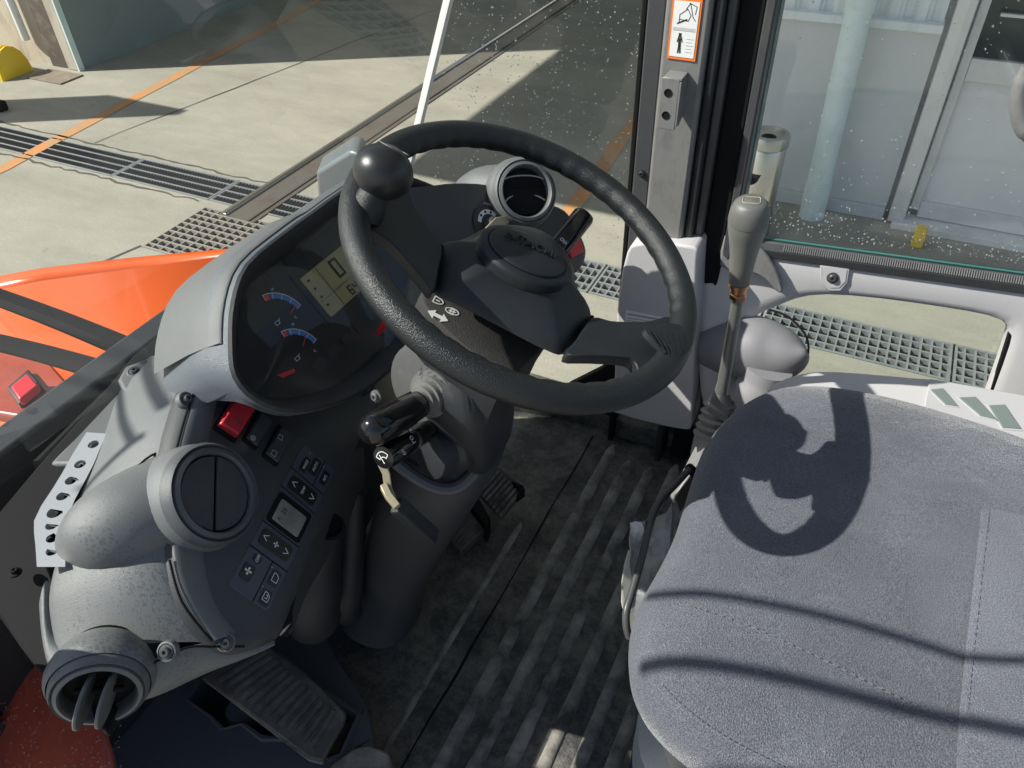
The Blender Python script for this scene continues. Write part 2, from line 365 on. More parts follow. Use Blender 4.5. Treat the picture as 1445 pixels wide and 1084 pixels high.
def loft(loops, closed=True, cap0=False, cap1=False):
    n = len(loops[0]); vs = [V(p) for l in loops for p in l]; fs = []
    for i in range(len(loops) - 1):
        for k in range(n if closed else n - 1):
            fs.append((i * n + k, i * n + (k + 1) % n, (i + 1) * n + (k + 1) % n, (i + 1) * n + k))
    if cap0: fs.append(tuple(range(n)))
    if cap1: fs.append(tuple((len(loops) - 1) * n + k for k in range(n)))
    return vs, fs
def box(o, u, v, n, a0, a1, b0, b1, c0, c1):
    vs = [V(o) + V(u) * a + V(v) * b + V(n) * c for c in (c0, c1) for b in (b0, b1) for a in (a0, a1)]
    return vs, [(0, 1, 3, 2), (4, 6, 7, 5), (0, 4, 5, 1), (2, 3, 7, 6), (0, 2, 6, 4), (1, 5, 7, 3)]
EX, EY, EZ = V((1, 0, 0)), V((0, 1, 0)), V((0, 0, 1))
def wbox(x0, x1, y0, y1, z0, z1): return box(V((0, 0, 0)), EX, EY, EZ, x0, x1, y0, y1, z0, z1)
def rod(p, q, r, seg=10): return tube([p, q], r, seg)
def text(s, o, u, v, size, depth=.0004, align='CENTER'):
    c = bpy.data.curves.new('t', 'FONT'); c.body = s; c.size = size; c.align_x = align; c.align_y = 'CENTER'; c.extrude = depth; c.resolution_u = 2
    ob = bpy.data.objects.new('t', c); COL.objects.link(ob)
    dg = bpy.context.evaluated_depsgraph_get(); me = ob.evaluated_get(dg).to_mesh()
    u = V(u).normalized(); v = V(v).normalized(); n = u.cross(v)
    vs = [V(o) + u * q.co.x + v * q.co.y + n * q.co.z for q in me.vertices]; fs = [tuple(p.vertices) for p in me.polygons]
    ob.to_mesh_clear(); bpy.data.objects.remove(ob); bpy.data.curves.remove(c)
    return vs, fs
def rrect(o, u, v, w_, h, r, n=4):
    pts = []
    for cx, cy, a0 in ((w_ / 2 - r, h / 2 - r, 0), (-w_ / 2 + r, h / 2 - r, 90), (-w_ / 2 + r, -h / 2 + r, 180), (w_ / 2 - r, -h / 2 + r, 270)):
        for k in range(n + 1):
            a = math.radians(a0 + 90 * k / n); pts.append(V(o) + V(u) * (cx + r * math.cos(a)) + V(v) * (cy + r * math.sin(a)))
    return pts
def ringloop(o, u, v, r, seg=24): return [V(o) + V(u) * r * math.cos(2 * math.pi * k / seg) + V(v) * r * math.sin(2 * math.pi * k / seg) for k in range(seg)]
def screw(p, n, r, parent, m='pillardark', name='screw'):
    s = mk(name, lathe(p, n, [(r * 1.5, -.001), (r * 1.5, .0012), (r, .0016), (r, .004), (r * .8, .0052), (r * .42, .0052), (r * .4, .003), (0, .003)], 20), m, parent); return s
def polyline(pts, wd, n, th=.0004):
    """flat printed stroke"""
    parts = []
    n = V(n).normalized()
    for a, b in zip(pts[:-1], pts[1:]):
        a, b = V(a), V(b); t = (b - a); 
        if t.length < 1e-7: continue
        t.normalize(); s = n.cross(t) * wd / 2
        parts.append(prism([a - s - t * wd * .3, b - s + t * wd * .3, b + s + t * wd * .3, a + s - t * wd * .3], n * th))
    return join(*parts)

G = -1.4
# ================================================================== THE YARD
def structure(name, vf, m, **k): return mk(name, vf, m, kind='structure', **k)
# ground: sheets round the drain trench so the trench is a real hole
GY0, GY1, TD = 3.64, 3.99, .22
gx0, gx1 = -60, 60
SGX0, SGX1, SGY0, SGY1 = -4.30, -3.62, 2.94, 3.56
quads = [((gx0, -60), (gx1, SGY0)), ((gx0, SGY0), (SGX0, SGY1)), ((SGX1, SGY0), (gx1, SGY1)), ((gx0, SGY1), (gx1, GY0)), ((gx0, GY1), (gx1, 70))]
def sheet(x0, y0, x1, y1, z): return [V((x0, y0, z)), V((x1, y0, z)), V((x1, y1, z)), V((x0, y1, z))], [(0, 1, 2, 3)]
structure('concrete_ground', join(*[sheet(a[0], a[1], b[0], b[1], G) for a, b in quads]), 'concrete', origin=V((0, 0, G)), smooth=False)
structure('drain_trench', join(wbox(gx0, gx1, GY0 - .05, GY0, G - TD, G - .004), wbox(gx0, gx1, GY1, GY1 + .05, G - TD, G - .004), wbox(gx0, gx1, GY0, GY1, G - TD - .03, G - TD),
    wbox(SGX0, SGX1, SGY0, SGY1, G - TD - .03, G - TD), wbox(SGX0 - .05, SGX0, SGY0, SGY1, G - TD, G - .004), wbox(SGX1, SGX1 + .05, SGY0, SGY1, G - TD, G - .004), wbox(SGX0, SGX1, SGY0 - .05, SGY0, G - TD, G - .004), wbox(SGX0, SGX1, SGY1, SGY1 + .05, G - TD, G - .004)), 'rust', smooth=False)
# joints and cracks in the concrete
jm = mat('joint_filler', (.09, .08, .065), .9)
def strip(pts, wd, z=G + .004):
    vs = []; fs = []
    for i, p in enumerate(pts):
        p = V((p[0], p[1], z)); a = V((*pts[max(0, i - 1)][:2], z)); b = V((*pts[min(len(pts) - 1, i + 1)][:2], z)); t = (b - a).normalized(); s = V((-t.y, t.x, 0)) * wd / 2 * (random.uniform(.5, 1.3) if wd < .03 else 1)
        vs += [p - s, p + s]
    for i in range(len(pts) - 1): fs.append((2 * i, 2 * i + 2, 2 * i + 3, 2 * i + 1))
    return vs, fs
def wob(a, b, n, amp): return [(a[0] + (b[0] - a[0]) * i / n + random.uniform(-amp, amp), a[1] + (b[1] - a[1]) * i / n + random.uniform(-amp, amp)) for i in range(n + 1)]
cr = Z(80, 398, G); cr2 = Z(300, 285, G)
structure('concrete_joint', join(strip(wob((-9, 3.55), (-4.4, 3.60), 60, .02), .02), strip(wob((-9, 4.05), (-4.1, 4.03), 60, .015), .02), strip(wob((cr.x - .6, cr.y - 2.), (cr2.x, SGY0), 24, .01), .018), strip(wob((-6.0, 4.05), (-5.2, 9), 20, .012), .014), strip(wob((-2.5, -3), (-2.5, 3.6), 20, .008), .012)), jm, smooth=False)
# painted lines
p1, p2 = Z(0, 240, G), Z(430, 10, G)
structure('orange_floor_line', strip(wob((-6.05, 1.0), (p1.x, p1.y), 4, 0) + wob((p1.x, p1.y), (-7.05, 9.8), 24, .006), .13), 'orangeline', smooth=False)
p3, p4 = Z(815, 285, G), Z(900, 165, G)
structure('orange_floor_line', strip(wob((-1.80, 4.03), (p4.x, p4.y), 12, .006) + wob((p4.x, p4.y), (-2.2, 9.5), 8, .006), .12), 'orangeline', smooth=False)

def grating(name, x0, x1, y0, y1, label, group, nb=5, cx=.045, along='x', m='galv'):
    e = empty(name, V(((x0 + x1) / 2, (y0 + y1) / 2, G)), label, 'drain grating', group)
    zt = G + .004
    for a, b, c, d in ((x0 + .004, x1 - .004, y0 + .004, y0 + .02), (x0 + .004, x1 - .004, y1 - .02, y1 - .004)):
        mk('edge_bar', wbox(a, b, c, d, zt - .03, zt), m, e, smooth=False)
    for xx in (x0 + .004, x1 - .016): mk('end_bar', wbox(xx, xx + .012, y0 + .02, y1 - .02, zt - .03, zt - .001), m, e, smooth=False)
    for i in range(1, nb):
        y = y0 + (y1 - y0) * i / nb
        mk('bearing_bar', wbox(x0 + .016, x1 - .016, y - .006, y + .006, zt - .03, zt - .001), m, e, smooth=False)
    n = int((x1 - x0) / cx); parts = []
    for i in range(1, n):
        x = x0 + (x1 - x0) * i / n; parts.append(wbox(x - (.002 if cx < .04 else .004), x + (.002 if cx < .04 else .004), y0 + .02, y1 - .02, zt - .025, zt - .003))
    mk('cross_bars', join(*parts), 'xbar' if cx < .04 else m, e, kind='stuff', smooth=False)
    return e
MT['xbar'] = mat('dull_grating_bars', (.10, .10, .10), .6, metal=.3, dirt=.5, dcol=(.2, .17, .13), dscale=5)
xs = [-8.35 + i for i in range(12)]
desc = ['where the orange floor line crosses it', 'just beyond the orange line', 'in the middle of the left run', 'next to the rail track']
for i, x in enumerate(xs):
    x0, x1 = x, x + .995
    near = 'panel number %d' % i
    c = (x0 + x1) / 2
    if -4.08 < x1 and x0 < -3.82: pass
    lab = {0: 'galvanised trench grating at the far left edge of the photo', 1: 'galvanised trench grating left of the orange floor line', 2: 'galvanised trench grating crossed by the orange floor line', 3: 'galvanised trench grating midway between orange line and rail track',
           4: 'galvanised trench grating butting the steel rail track', 5: 'short run of galvanised trench grating showing just past the rail track', 6: 'galvanised trench grating hidden behind the instrument binnacle and wheel', 7: 'galvanised trench grating seen beside the orange line through the lower corner glass',
           8: 'galvanised trench grating behind the right front pillar cover', 9: 'galvanised trench grating at the left end of the lower side window', 10: 'galvanised trench grating at the right end of the lower side window', 11: 'galvanised trench grating past the right end of the lower side window'}[i]
    grating('trench_grating', x0, x1, GY0, GY1, lab, 'galvanised gratings over the drain trench', nb=4 if i < 7 else 5, cx=.03 if i < 6 else .05)
MT['xgalv'] = mat('rusty_galvanised', (.36, .33, .29), .6, metal=.2, dirt=.6, dcol=(.22, .17, .12), dscale=9)
g2 = grating('trench_grating', SGX0, SGX1, SGY0, SGY1, 'square rusty drain grating beside the end of the rail track', None, nb=10, cx=.07, m='xgalv')
# sliding gate track
e = empty('gate_track', V((-3.95, 6.8, G)), 'worn steel sliding gate track set into the concrete yard', 'rail track')
mk('track_bed', wbox(-4.12, -3.80, 3.50, 10.5, G - .01, G + .008), 'rust', e, smooth=False)
mk('rail', wbox(-4.075, -4.045, 3.5, 10.5, G + .008, G + .022), 'steel', e, bevel=.003)
mk('rail', wbox(-3.86, -3.84, 3.5, 10.5, G + .008, G + .016), 'jm' if 'jm' in MT else jm, e, smooth=False)

# ---- right building
WY = 5.28
e = empty('workshop_wall', V((0, WY, G)), 'grey workshop wall with pale corrugated cladding above a ledge, seen through the side window', 'wall')
def zc(px, py): return YY(px, py, WY).z
mk('lower_panel', wbox(-1.05, .14, WY, WY + .2, G, -.215), 'wallgrey', e, smooth=False)
mk('plinth', wbox(-1.05, .14, WY - .03, WY - .002, G, G + .09), 'wallgrey', e, bevel=.005)
mk('ledge', wbox(-1.08, .14, WY - .05, WY + .1, -.205, -.155), 'corr', e, bevel=.006)
cv = []; cf = []
nx = 96
for i in range(nx + 1):
    x = -1.05 + 1.18 * i / nx; ph = (i % 12) / 12; yy = WY + .0 + (0 if ph < .35 else .035 if .5 < ph < .85 else .018)
    cv += [V((x, yy, -.16)), V((x, yy, 3.0))]
for i in range(nx): cf.append((2 * i, 2 * i + 2, 2 * i + 3, 2 * i + 1))
mk('corrugated_sheet', (cv, cf), 'corr', e, smooth=False)
mk('corner_post', wbox(-1.12, -1.053, WY - .04, WY + .2, G, 3), 'alu', e, bevel=.004)
mk('wall_beyond', wbox(1.7, 5, WY, WY + .2, G, 3), 'wallgrey', e, smooth=False)
e = empty('downpipe', V((-.30, 5.12, G)), 'pale blue plastic downpipe running down the grey workshop wall', 'pipe')
mk('pipe', tube([V((-.30, 5.13, G + .02)), V((-.325, 5.13, -.06)), V((-.34, 5.13, 2.8))], .075, 24), 'pipe', e, ang=60)
mk('collar', tube([V((-.325, 5.13, -.10)), V((-.327, 5.13, 0))], .084, 24), 'pipe', e, ang=60)
mk('lower_collar', tube([V((-.30, 5.13, G + .0)), V((-.304, 5.13, G + .26))], .081, 24), 'pipe', e, ang=60)
mk('bracket', wbox(-.36, -.29, 5.16, WY - .002, -.75, -.72), 'galv', e, bevel=.002)
# ash bin
e = empty('litter_bin', V((-.63, 4.75, G)), 'cylindrical polished steel ashtray bin standing before the grey workshop wall', 'bin')
bo = V((-.63, 4.75, G))
mk('body', lathe(bo, EZ, [(.118, 0), (.12, .01), (.12, .60), (.117, .605)], 40), 'chrome', e, ang=40)
mk('top_ring', lathe(bo, EZ, [(.121, .606), (.127, .612), (.127, .66), (.12, .68), (.095, .685), (.085, .672), (.06, .655), (0, .65)], 40), 'steel', e)
mk('ash_hole', lathe(bo + V((0, 0, .652)), EZ, [(.045, 0), (.045, .006), (.03, .006), (.03, .001)], 24), 'black', e)
# half-moon opening on the front: curved patch hugging the body
hv = []; hf = []
for j in range(7):
    for i in range(13):
        s = -1 + 2 * i / 12; a = math.radians(-125 + 42 * s); zt = .46; zb = zt - .085 * math.sqrt(max(0, 1 - s * s))
        z = zt + (zb - zt) * j / 6; hv.append(bo + V((.1215 * math.cos(a), .1215 * math.sin(a), z)))
for j in range(6):
    for i in range(12): hf.append((j * 13 + i, j * 13 + i + 1, (j + 1) * 13 + i + 1, (j + 1) * 13 + i))
mk('opening', (hv, hf), 'black', e)
# door
e = empty('workshop_door', V((.8, WY, G)), 'aluminium framed door with light grey lower panel and dark glass above', 'door')
mk('frame_post', wbox(.17, .27, WY - .06, WY + .12, G + .02, 2.2), 'alu', e, bevel=.006)
mk('inner_post', wbox(.285, .335, WY + .01, WY + .1, G + .1, 2.1), 'alu', e, bevel=.004)
mk('door_panel', wbox(.336, 1.55, WY + .045, WY + .08, G + .16, -.46), 'doorp', e, smooth=False)
mk('middle_rail', wbox(.337, 1.55, WY + .015, WY + .095, -.46, -.33), 'alu', e, bevel=.004)
mk('bottom_rail', wbox(.337, 1.55, WY + .015, WY + .095, G + .05, G + .16), 'alu', e, bevel=.004)
mk('glass_pane', wbox(.337, 1.55, WY + .05, WY + .06, -.33, 2.1), 'dglass', e, smooth=False)
mk('handrail', wbox(.40, .62, WY - .01, WY + .02, -.09, -.075), 'alu', e)
mk('threshold', wbox(.2, 1.7, WY - .12, WY + .05, G, G + .045), 'alu', e, bevel=.004)
mk('right_post', wbox(1.56, 1.68, WY - .06, WY + .12, G + .02, 2.2), 'alu', e, bevel=.004)
yb = Z(1293, 345, G)
mk('marker_block', wbox(yb.x - .035, yb.x + .035, yb.y - .05, yb.y + .03, G, G + .13), 'yellow', label='small yellow block on the ground at the foot of the door frame', cat='block', bevel=.008)
# open bay roof over the right building, out of view above
e = empty('bay_roof', V((0, 8, 2.6)), 'flat steel roof of the open workshop bay, overhead beyond the photo frame', 'roof')
RH = 2.6
rx = -3.30 - SUN.x * (RH - G); ry = 4.60 - SUN.y * (RH - G)
mk('roof_slab', wbox(rx, 2.2, ry, 16, RH, RH + .15), 'corr', e, smooth=False)
mk('back_wall', wbox(-8, -1.2, 14.5, 14.7, G, RH - .01), 'wallgrey', e, smooth=False)
# ---- left building
LX, LY = -7.62, 5.33
e = empty('corner_building', V((LX, LY, G)), 'weathered beige building corner with a shaded blue grey side, top left of the yard', 'building')
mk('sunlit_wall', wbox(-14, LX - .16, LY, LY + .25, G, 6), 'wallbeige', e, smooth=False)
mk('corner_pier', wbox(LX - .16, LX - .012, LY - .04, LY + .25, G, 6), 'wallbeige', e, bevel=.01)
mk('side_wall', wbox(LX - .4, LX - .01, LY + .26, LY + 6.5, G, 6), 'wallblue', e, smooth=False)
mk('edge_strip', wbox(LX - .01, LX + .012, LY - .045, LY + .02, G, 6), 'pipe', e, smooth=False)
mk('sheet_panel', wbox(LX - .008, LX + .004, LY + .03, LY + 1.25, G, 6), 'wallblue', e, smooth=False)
mk('wall_pipe', tube([V((LX - .62, LY - .06, G + .25)), V((LX - .64, LY - .06, 5))], .04, 14), 'corr', e)
mk('dark_recess', wbox(LX - .42, LX - .17, LY - .02, LY - .001, G, 6), mat('stained_recess', (.11, .085, .07), .9, dirt=.6, dcol=(.35, .3, .24), dscale=5), e, smooth=False)
yc = Z(15, 112, G)
vs = []; fs = []; n1 = 60
for i in range(n1 + 1):
    x = yc.x - .62 + .62 * i / n1; r = .17 + (.012 if (i // 3) % 2 else 0)
    for k in range(9):
        a = math.pi * k / 8; vs.append(V((x, yc.y + .1 - math.cos(a) * r, G + math.sin(a) * r * 1.6)))
for i in range(n1):
    for k in range(8): fs.append((i * 9 + k, i * 9 + k + 1, (i + 1) * 9 + k + 1, (i + 1) * 9 + k))
fs.append(tuple(range(9))); fs.append(tuple(n1 * 9 + k for k in range(9)))
mk('hose_cover', (vs, fs), 'yellow', label='bright yellow ribbed plastic cover on the ground by the beige wall', cat='plastic cover', ang=50)
dp = Z(78, 109, G)
mk('access_cover', wbox(dp.x - .25, dp.x + .25, dp.y - .14, dp.y + .14, G + .002, G + .014), mat('brown_cover', (.22, .17, .13), .8, dirt=.6, dcol=(.4, .35, .28), dscale=9), label='brown stained access cover in the concrete by the wall corner', cat='cover plate', bevel=.004)
# post whose shadow falls on the yard
tipa, tipb = Z(157, 133, G), Z(260, 159, G); hh = 3.0
a_ = tipa - V((SUN.x, SUN.y, 0)) * hh; b_ = tipb - V((SUN.x, SUN.y, 0)) * hh
mk('gate_board', wbox(a_.x, b_.x, b_.y - .06, b_.y + .06, G, G + hh), 'wallgrey', label='tall grey gate board standing in the yard, only its shadow in the photo', cat='board', bevel=.01)
mk('rubber_chock', join(wbox(*[c for c in (Z(2, 156, G).x - .25, Z(2, 156, G).x + .06)], Z(2, 156, G).y - .05, Z(2, 156, G).y + .05, G, G + .09)), 'black', label='black rubber chock lying at the left edge of the yard', cat='chock', bevel=.02)

# ================================================================== LOADER BODY OUTSIDE
e = empty('front_fender', V((-1.6, .9, .0)), 'glossy orange machine fender outside the windshield with a folded top lip', 'fender')
zf = .05
lip = [Z(-60, 400, zf + .006), Z(60, 378, zf + .006), Z(180, 364, zf + .006), Z(322, 351, zf + .006), Z(345, 349, zf + .006)]
lo = [Z(-60, 420, zf), Z(60, 396, zf), Z(180, 380, zf), Z(327, 360, zf), Z(350, 380, zf)]
mk('top_lip', loft([lip, lo], closed=False), 'orangepaint', e, solid=.01)
mk('panel', loft([lo, [Z(-60, 500, zf - .05), Z(60, 520, zf - .05), Z(160, 540, zf - .05), Z(250, 560, zf - .05), Z(350, 560, zf - .05)], [Z(-60, 900, zf - .12), Z(0, 960, zf - .12), Z(160, 960, zf - .12), Z(250, 960, zf - .12), Z(350, 900, zf - .12)]], closed=False), 'orangepaint', e, solid=.01)
for k, (a, b) in enumerate((((-60, 398), (212, 503)), ((-60, 470), (172, 531)))):
    z0 = .33 if k == 0 else .40
    q = [Z(a[0], a[1], z0), Z((a[0] + b[0]) / 2, (a[1] + b[1]) / 2 - 3, z0 + .06), Z(b[0], b[1], z0 + .12), Z(b[0] + 60, b[1] + 22, z0 + .13)]
    e = empty('guard_bar', q[2], ['upper flat black guard bar across the orange fender beyond the glass', 'lower flat black guard bar across the orange fender, nearer the grey console'][k], 'guard bar', 'flat black bars outside the windshield corner')  # wiper arms outside the glass, simplified to flat black bars
    path = catmull(q, n=6); L1 = []
    t = (path[-1] - path[0]).normalized(); s = t.cross(EZ).normalized()
    wd = [.021, .016][k]
    loops = []
    for p in path: loops.append([p + s * wd, p + s * wd * .6 + EZ * .012, p - s * wd * .6 + EZ * .012, p - s * wd, p - s * wd - EZ * .006, p + s * wd - EZ * .006])
    mk('bar', loft(loops, cap0=True, cap1=True), 'black', e, ang=25)
    for f in (.62, .74):
        pp = path[int(len(path) * f)]; mk('rivet', lathe(pp + EZ * .011, EZ, [(.004, 0), (.004, .002), (.002, .003), (0, .003)], 12), 'steel', e)
mk('shaded_side_panel', prism([Z(-80, 500, .14), Z(20, 488, .14), Z(60, 500, .14), Z(100, 545, .14), Z(118, 580, .14), Z(90, 618, .14), Z(40, 590, .14), Z(-80, 570, .14)], -EZ * .03), 'wetfender', bpy.data.objects['front_fender'], bevel=.006)  # dark red patch standing in for a reflection in the glass
e = empty('reflector', Z(35, 545, .18), 'small red square reflector outside the windshield, low at the left edge', 'reflector')
mk('lens', prism([Z(14, 545, .18), Z(38, 526, .18), Z(54, 543, .18), Z(27, 564, .18)], -EZ * .02), 'red', e, bevel=.004)
mk('backing', prism([Z(9, 546, .155), Z(39, 520, .155), Z(60, 545, .155), Z(26, 570, .155)], -EZ * .02), 'charcoal', e, bevel=.004)
e = empty('mudguard', Z(60, 980, .1), 'wet reddish brown mudguard speckled with water below the cab door, bottom left', 'mudguard')
zz = .30
mg = [[Z(-120, 690, zz - .02), Z(-20, 840, zz), Z(60, 940, zz), Z(150, 1005, zz), Z(165, 1080, zz), Z(190, 1200, zz)],
      [Z(-200, 760, zz - .05), Z(-60, 900, zz - .02), Z(0, 1000, zz - .02), Z(60, 1080, zz - .02), Z(90, 1180, zz - .02), Z(100, 1300, zz)],
      [Z(-330, 900, zz - .18), Z(-230, 1000, zz - .15), Z(-150, 1100, zz - .12), Z(-60, 1200, zz - .12), Z(-20, 1300, zz - .1), Z(0, 1400, zz - .1)]]
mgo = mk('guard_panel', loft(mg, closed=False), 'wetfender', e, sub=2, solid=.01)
dv = []; df = []
for i in range(900):
    px, py = random.uniform(-20, 172), random.uniform(850, 1090)
    if py < 855 + px * .9: continue
    p = Z(px, py, zz + .001); r = random.choice([.0006, .0008, .001, .0016]); k = len(dv)
    dv += [p + V((r, 0, 0)), p + V((0, r, 0)), p + V((-r, 0, 0)), p + V((0, -r, 0)), p + V((0, 0, r * .6))]; df += [(k, k + 1, k + 4), (k + 1, k + 2, k + 4), (k + 2, k + 3, k + 4), (k + 3, k, k + 4)]
mk('water_drops', (dv, df), 'drop', e, kind='stuff')
e = empty('side_lamp', YY(480, 240, .98), 'silver grey lamp housing outside the windshield behind the binnacle', 'lamp')
sl = [YY(446, 243, .98), YY(494, 213, .98), YY(506, 216, .98), YY(520, 262, .98), YY(470, 300, .98), YY(450, 290, .98)]
mk('housing', prism(sl, V((-.03, .06, 0))), mat('dull_zinc', (.17, .19, .20), .4, metal=.3, dirt=.4, dcol=(.1, .1, .1), dscale=20), e, bevel=.006, seg=3)

# ================================================================== CAB SHELL
Wfront = [V((-.80, -.05, 0)), V((-.80, 1.02, 0))]
e = empty('cab_shell', V((-.3, .6, -.1)), 'dark lower body of the loader cab with roof and sills around the floor', 'cab')
mk('front_wall', wbox(-.86, -.815, .12, 1.0, -.12, .597), 'dark', e, bevel=.006)
mk('corner_wall', wbox(-.86, -.80, -.02, .118, -.12, .61), 'dark', e, bevel=.004)
mk('left_sill', wbox(-.86, .9, -.02, .09, -.15, -.02), 'pillardark', e, bevel=.01)
mk('right_sill', wbox(-.34, 1.0, 1.275, 1.33, -.15, .12), 'pillardark', e, bevel=.01)
mk('roof_panel', prism([V((-.62, -.2, 1.90)), V((-.50, .24, 1.90)), V((-.50, 1.15, 1.90)), V((-.25, 1.30, 1.90)), V((1.15, 1.36, 1.90)), V((1.15, -.2, 1.90))], V((0, 0, .08))), 'trim', e, bevel=.02)
mk('rear_wall', wbox(1.10, 1.15, .0, 1.33, -.1, .75), 'charcoal', e, bevel=.006)
for y0 in (.0, 1.27): mk('rear_pillar', wbox(1.05, 1.13, y0, y0 + .07, .75, 1.9), 'pillar', e, bevel=.008)
mk('left_wall', wbox(.45, 1.1, .0, .05, -.1, .8), 'charcoal', e, bevel=.006)
mk('left_front_pillar', prism([V((-.665, .075, .56)), V((-.63, .065, .56)), V((-.62, .10, .56)), V((-.66, .115, .56))], V((.05, -.30, 1.34))), 'pillardark', e, bevel=.005)

# floor: mat sheet with ribs
e = empty('floor_mat', V((-.3, .7, 0)), 'dusty black ribbed rubber floor mat between the seat and the pedals', 'floor mat')
mk('mat_sheet', join(wbox(-.62, .6, .10, 1.262, -.02, 0), wbox(-.83, -.622, .62, 1.05, -.02, 0)), 'mat', e, smooth=False)
mk('raised_lip', prism(catmull([V((-.62, 1.17, 0)), V((-.42, 1.205, 0)), V((-.32, 1.19, 0)), V((-.15, 1.225, 0)), V((.2, 1.25, 0)), V((.2, 1.262, 0)), V((-.62, 1.262, 0))], n=3), V((0, 0, .05))), 'mat', e, bevel=.012, seg=3)
def ribvf(x, y0, y1, wd=.0115, h=.006):
    loops = []; n = 60
    for i in range(n + 1):
        y = y0 + (y1 - y0) * i / n; dx = noise.noise(V((x * 9, y * 4, 1))) * .002; hw = wd * (1 + .18 * noise.noise(V((x * 30, y * 14, 4)))) * (1 if 0 < i < n else .4)
        loops.append([V((x + dx - hw, y, .0005)), V((x + dx - hw * .55, y, h)), V((x + dx + hw * .55, y, h)), V((x + dx + hw, y, .0005))])
    return loft(loops, closed=False)
for i in range(10):
    x = Z(619 + 48.5 * i, 1081, 0).x + .003
    mk('rib', ribvf(x, .12, 1.13 if i % 3 else 1.16), 'rib', e, ang=60)
mk('rib', ribvf(-.445, .36, .88, .006, .003), 'rib', e, ang=60)
mk('mat_seam', join(*[strip([(-.405 + random.uniform(-.0015, .0015), .12 + .07 * i) for i in range(16)], .004, .0012)]), 'black', e, smooth=False)
# left floor plate and pedal well
e = empty('floor_plate', V((-.7, .2, 0)), 'slate blue moulded floor plate around the brake pedal well, bottom left', 'floor plate')
wellpx = [(268, 990), (282, 962), (330, 930), (470, 985), (505, 1010), (480, 1066), (462, 1072), (440, 1058), (425, 1062), (405, 1042), (372, 1040), (345, 1022), (318, 1030), (300, 1012)]
well = [Z(px, py, .035) for px, py in wellpx]
# plate = outer ring to well ring
outer = [V((-.82, .10, .035)), V((-.84, .22, .035)), V((-.84, .45, .035)), V((-.64, .50, .035)), V((-.60, .47, .035)), V((-.50, .42, .035)), V((-.46, .38, .035)), V((-.42, .34, .03)), V((-.41, .30, .03)), V((-.41, .24, .03)), V((-.42, .18, .03)), V((-.50, .10, .03)), V((-.62, .08, .035)), V((-.74, .08, .035))]
inner = [well[i] for i in (0, 1, 2, 3, 4, 5, 6, 7, 8, 9, 10, 11, 12, 13)]
rim = [p + V((0, 0, .006)) for p in inner]
deep = [p + V((0, 0, -.10)) for p in inner]
outlow = [p + V((0, 0, -.04)) for p in outer]
c0 = sum(inner, V((0, 0, 0))) / len(inner)
rimo = [p + (p - c0).normalized() * .008 for p in inner]
mk('plate', loft([outlow, outer, rimo, [p + V((0, 0, .006)) for p in [(a * .7 + b * .3) for a, b in zip(rimo, inner)]], rim, inner, deep], cap1=True), 'floorpl', e, ang=40)
# pale plate painted as a patch of sun on the floor edge
q = [Z(470, 1076, .045), Z(497, 1056, .045), Z(520, 1050, .045), Z(548, 1062, .045), Z(560, 1100, .045), Z(450, 1100, .045)]
mk('worn_edge', prism(q, V((0, 0, -.02))), 'rib', e, bevel=.004)
fl = D(345, 1015, 1.16)
mk('damper', lathe(Z(345, 1030, -.03), V((.1, .1, 1)), [(.024, 0), (.024, .06), (.021, .065), (0, .066)], 24), 'floorpl', e)

MT['pedal'] = mat('dusty_pedal_rubber', (.07, .066, .06), .6, dirt=.8, dcol=(.22, .20, .17), dscale=12)
mk('floor_pan', wbox(-.83, -.60, .47, .72, -.02, -.003), 'floorpl', e, smooth=False)
# brake pedal
e = empty('brake_pedal', Z(395, 985, .1), 'large ribbed black brake pedal under the left console, worn with dust', 'pedal')
pc = [Z(283, 956, .13), Z(372, 905, .14), (Z(490, 1008, .10)), Z(455, 1074, .085)]
pu = (pc[3] - pc[0]).normalized(); pn = (pc[1] - pc[0]).cross(pc[3] - pc[0]).normalized(); pn = pn if pn.z > 0 else -pn
pv = pn.cross(pu)
mk('pad', prism([Z(283, 956, .13), Z(330, 928, .137), Z(378, 910, .14), Z(430, 948, .12), Z(488, 1006, .10), Z(484, 1022, .098), Z(455, 1074, .085), Z(436, 1070, .088), Z(365, 1016, .109)], -pn * .014), 'pedal', e, bevel=.003)
mk('edge_plate', prism([Z(283, 957, .115), Z(365, 1020, .095), Z(436, 1074, .073), Z(455, 1079, .07), Z(458, 1072, .07), Z(372, 1006, .10)], -pn * .003), 'rib', e, bevel=.001)
for i in range(13):
    f = .10 + .066 * i
    a = pc[0].lerp(pc[3], f); b = pc[1].lerp(pc[2], f)
    a2 = a.lerp(b, .10); b2 = a.lerp(b, .88 + .04 * random.random())
    mk('tread_rib', loft([[q_ - pu * .0042, q_ - pu * .003 + pn * .0045, q_ + pu * .003 + pn * .0045, q_ + pu * .0042] for q_ in (a2, a2.lerp(b2, .5) + pn * .0005, b2)], closed=False), 'pedal', e)
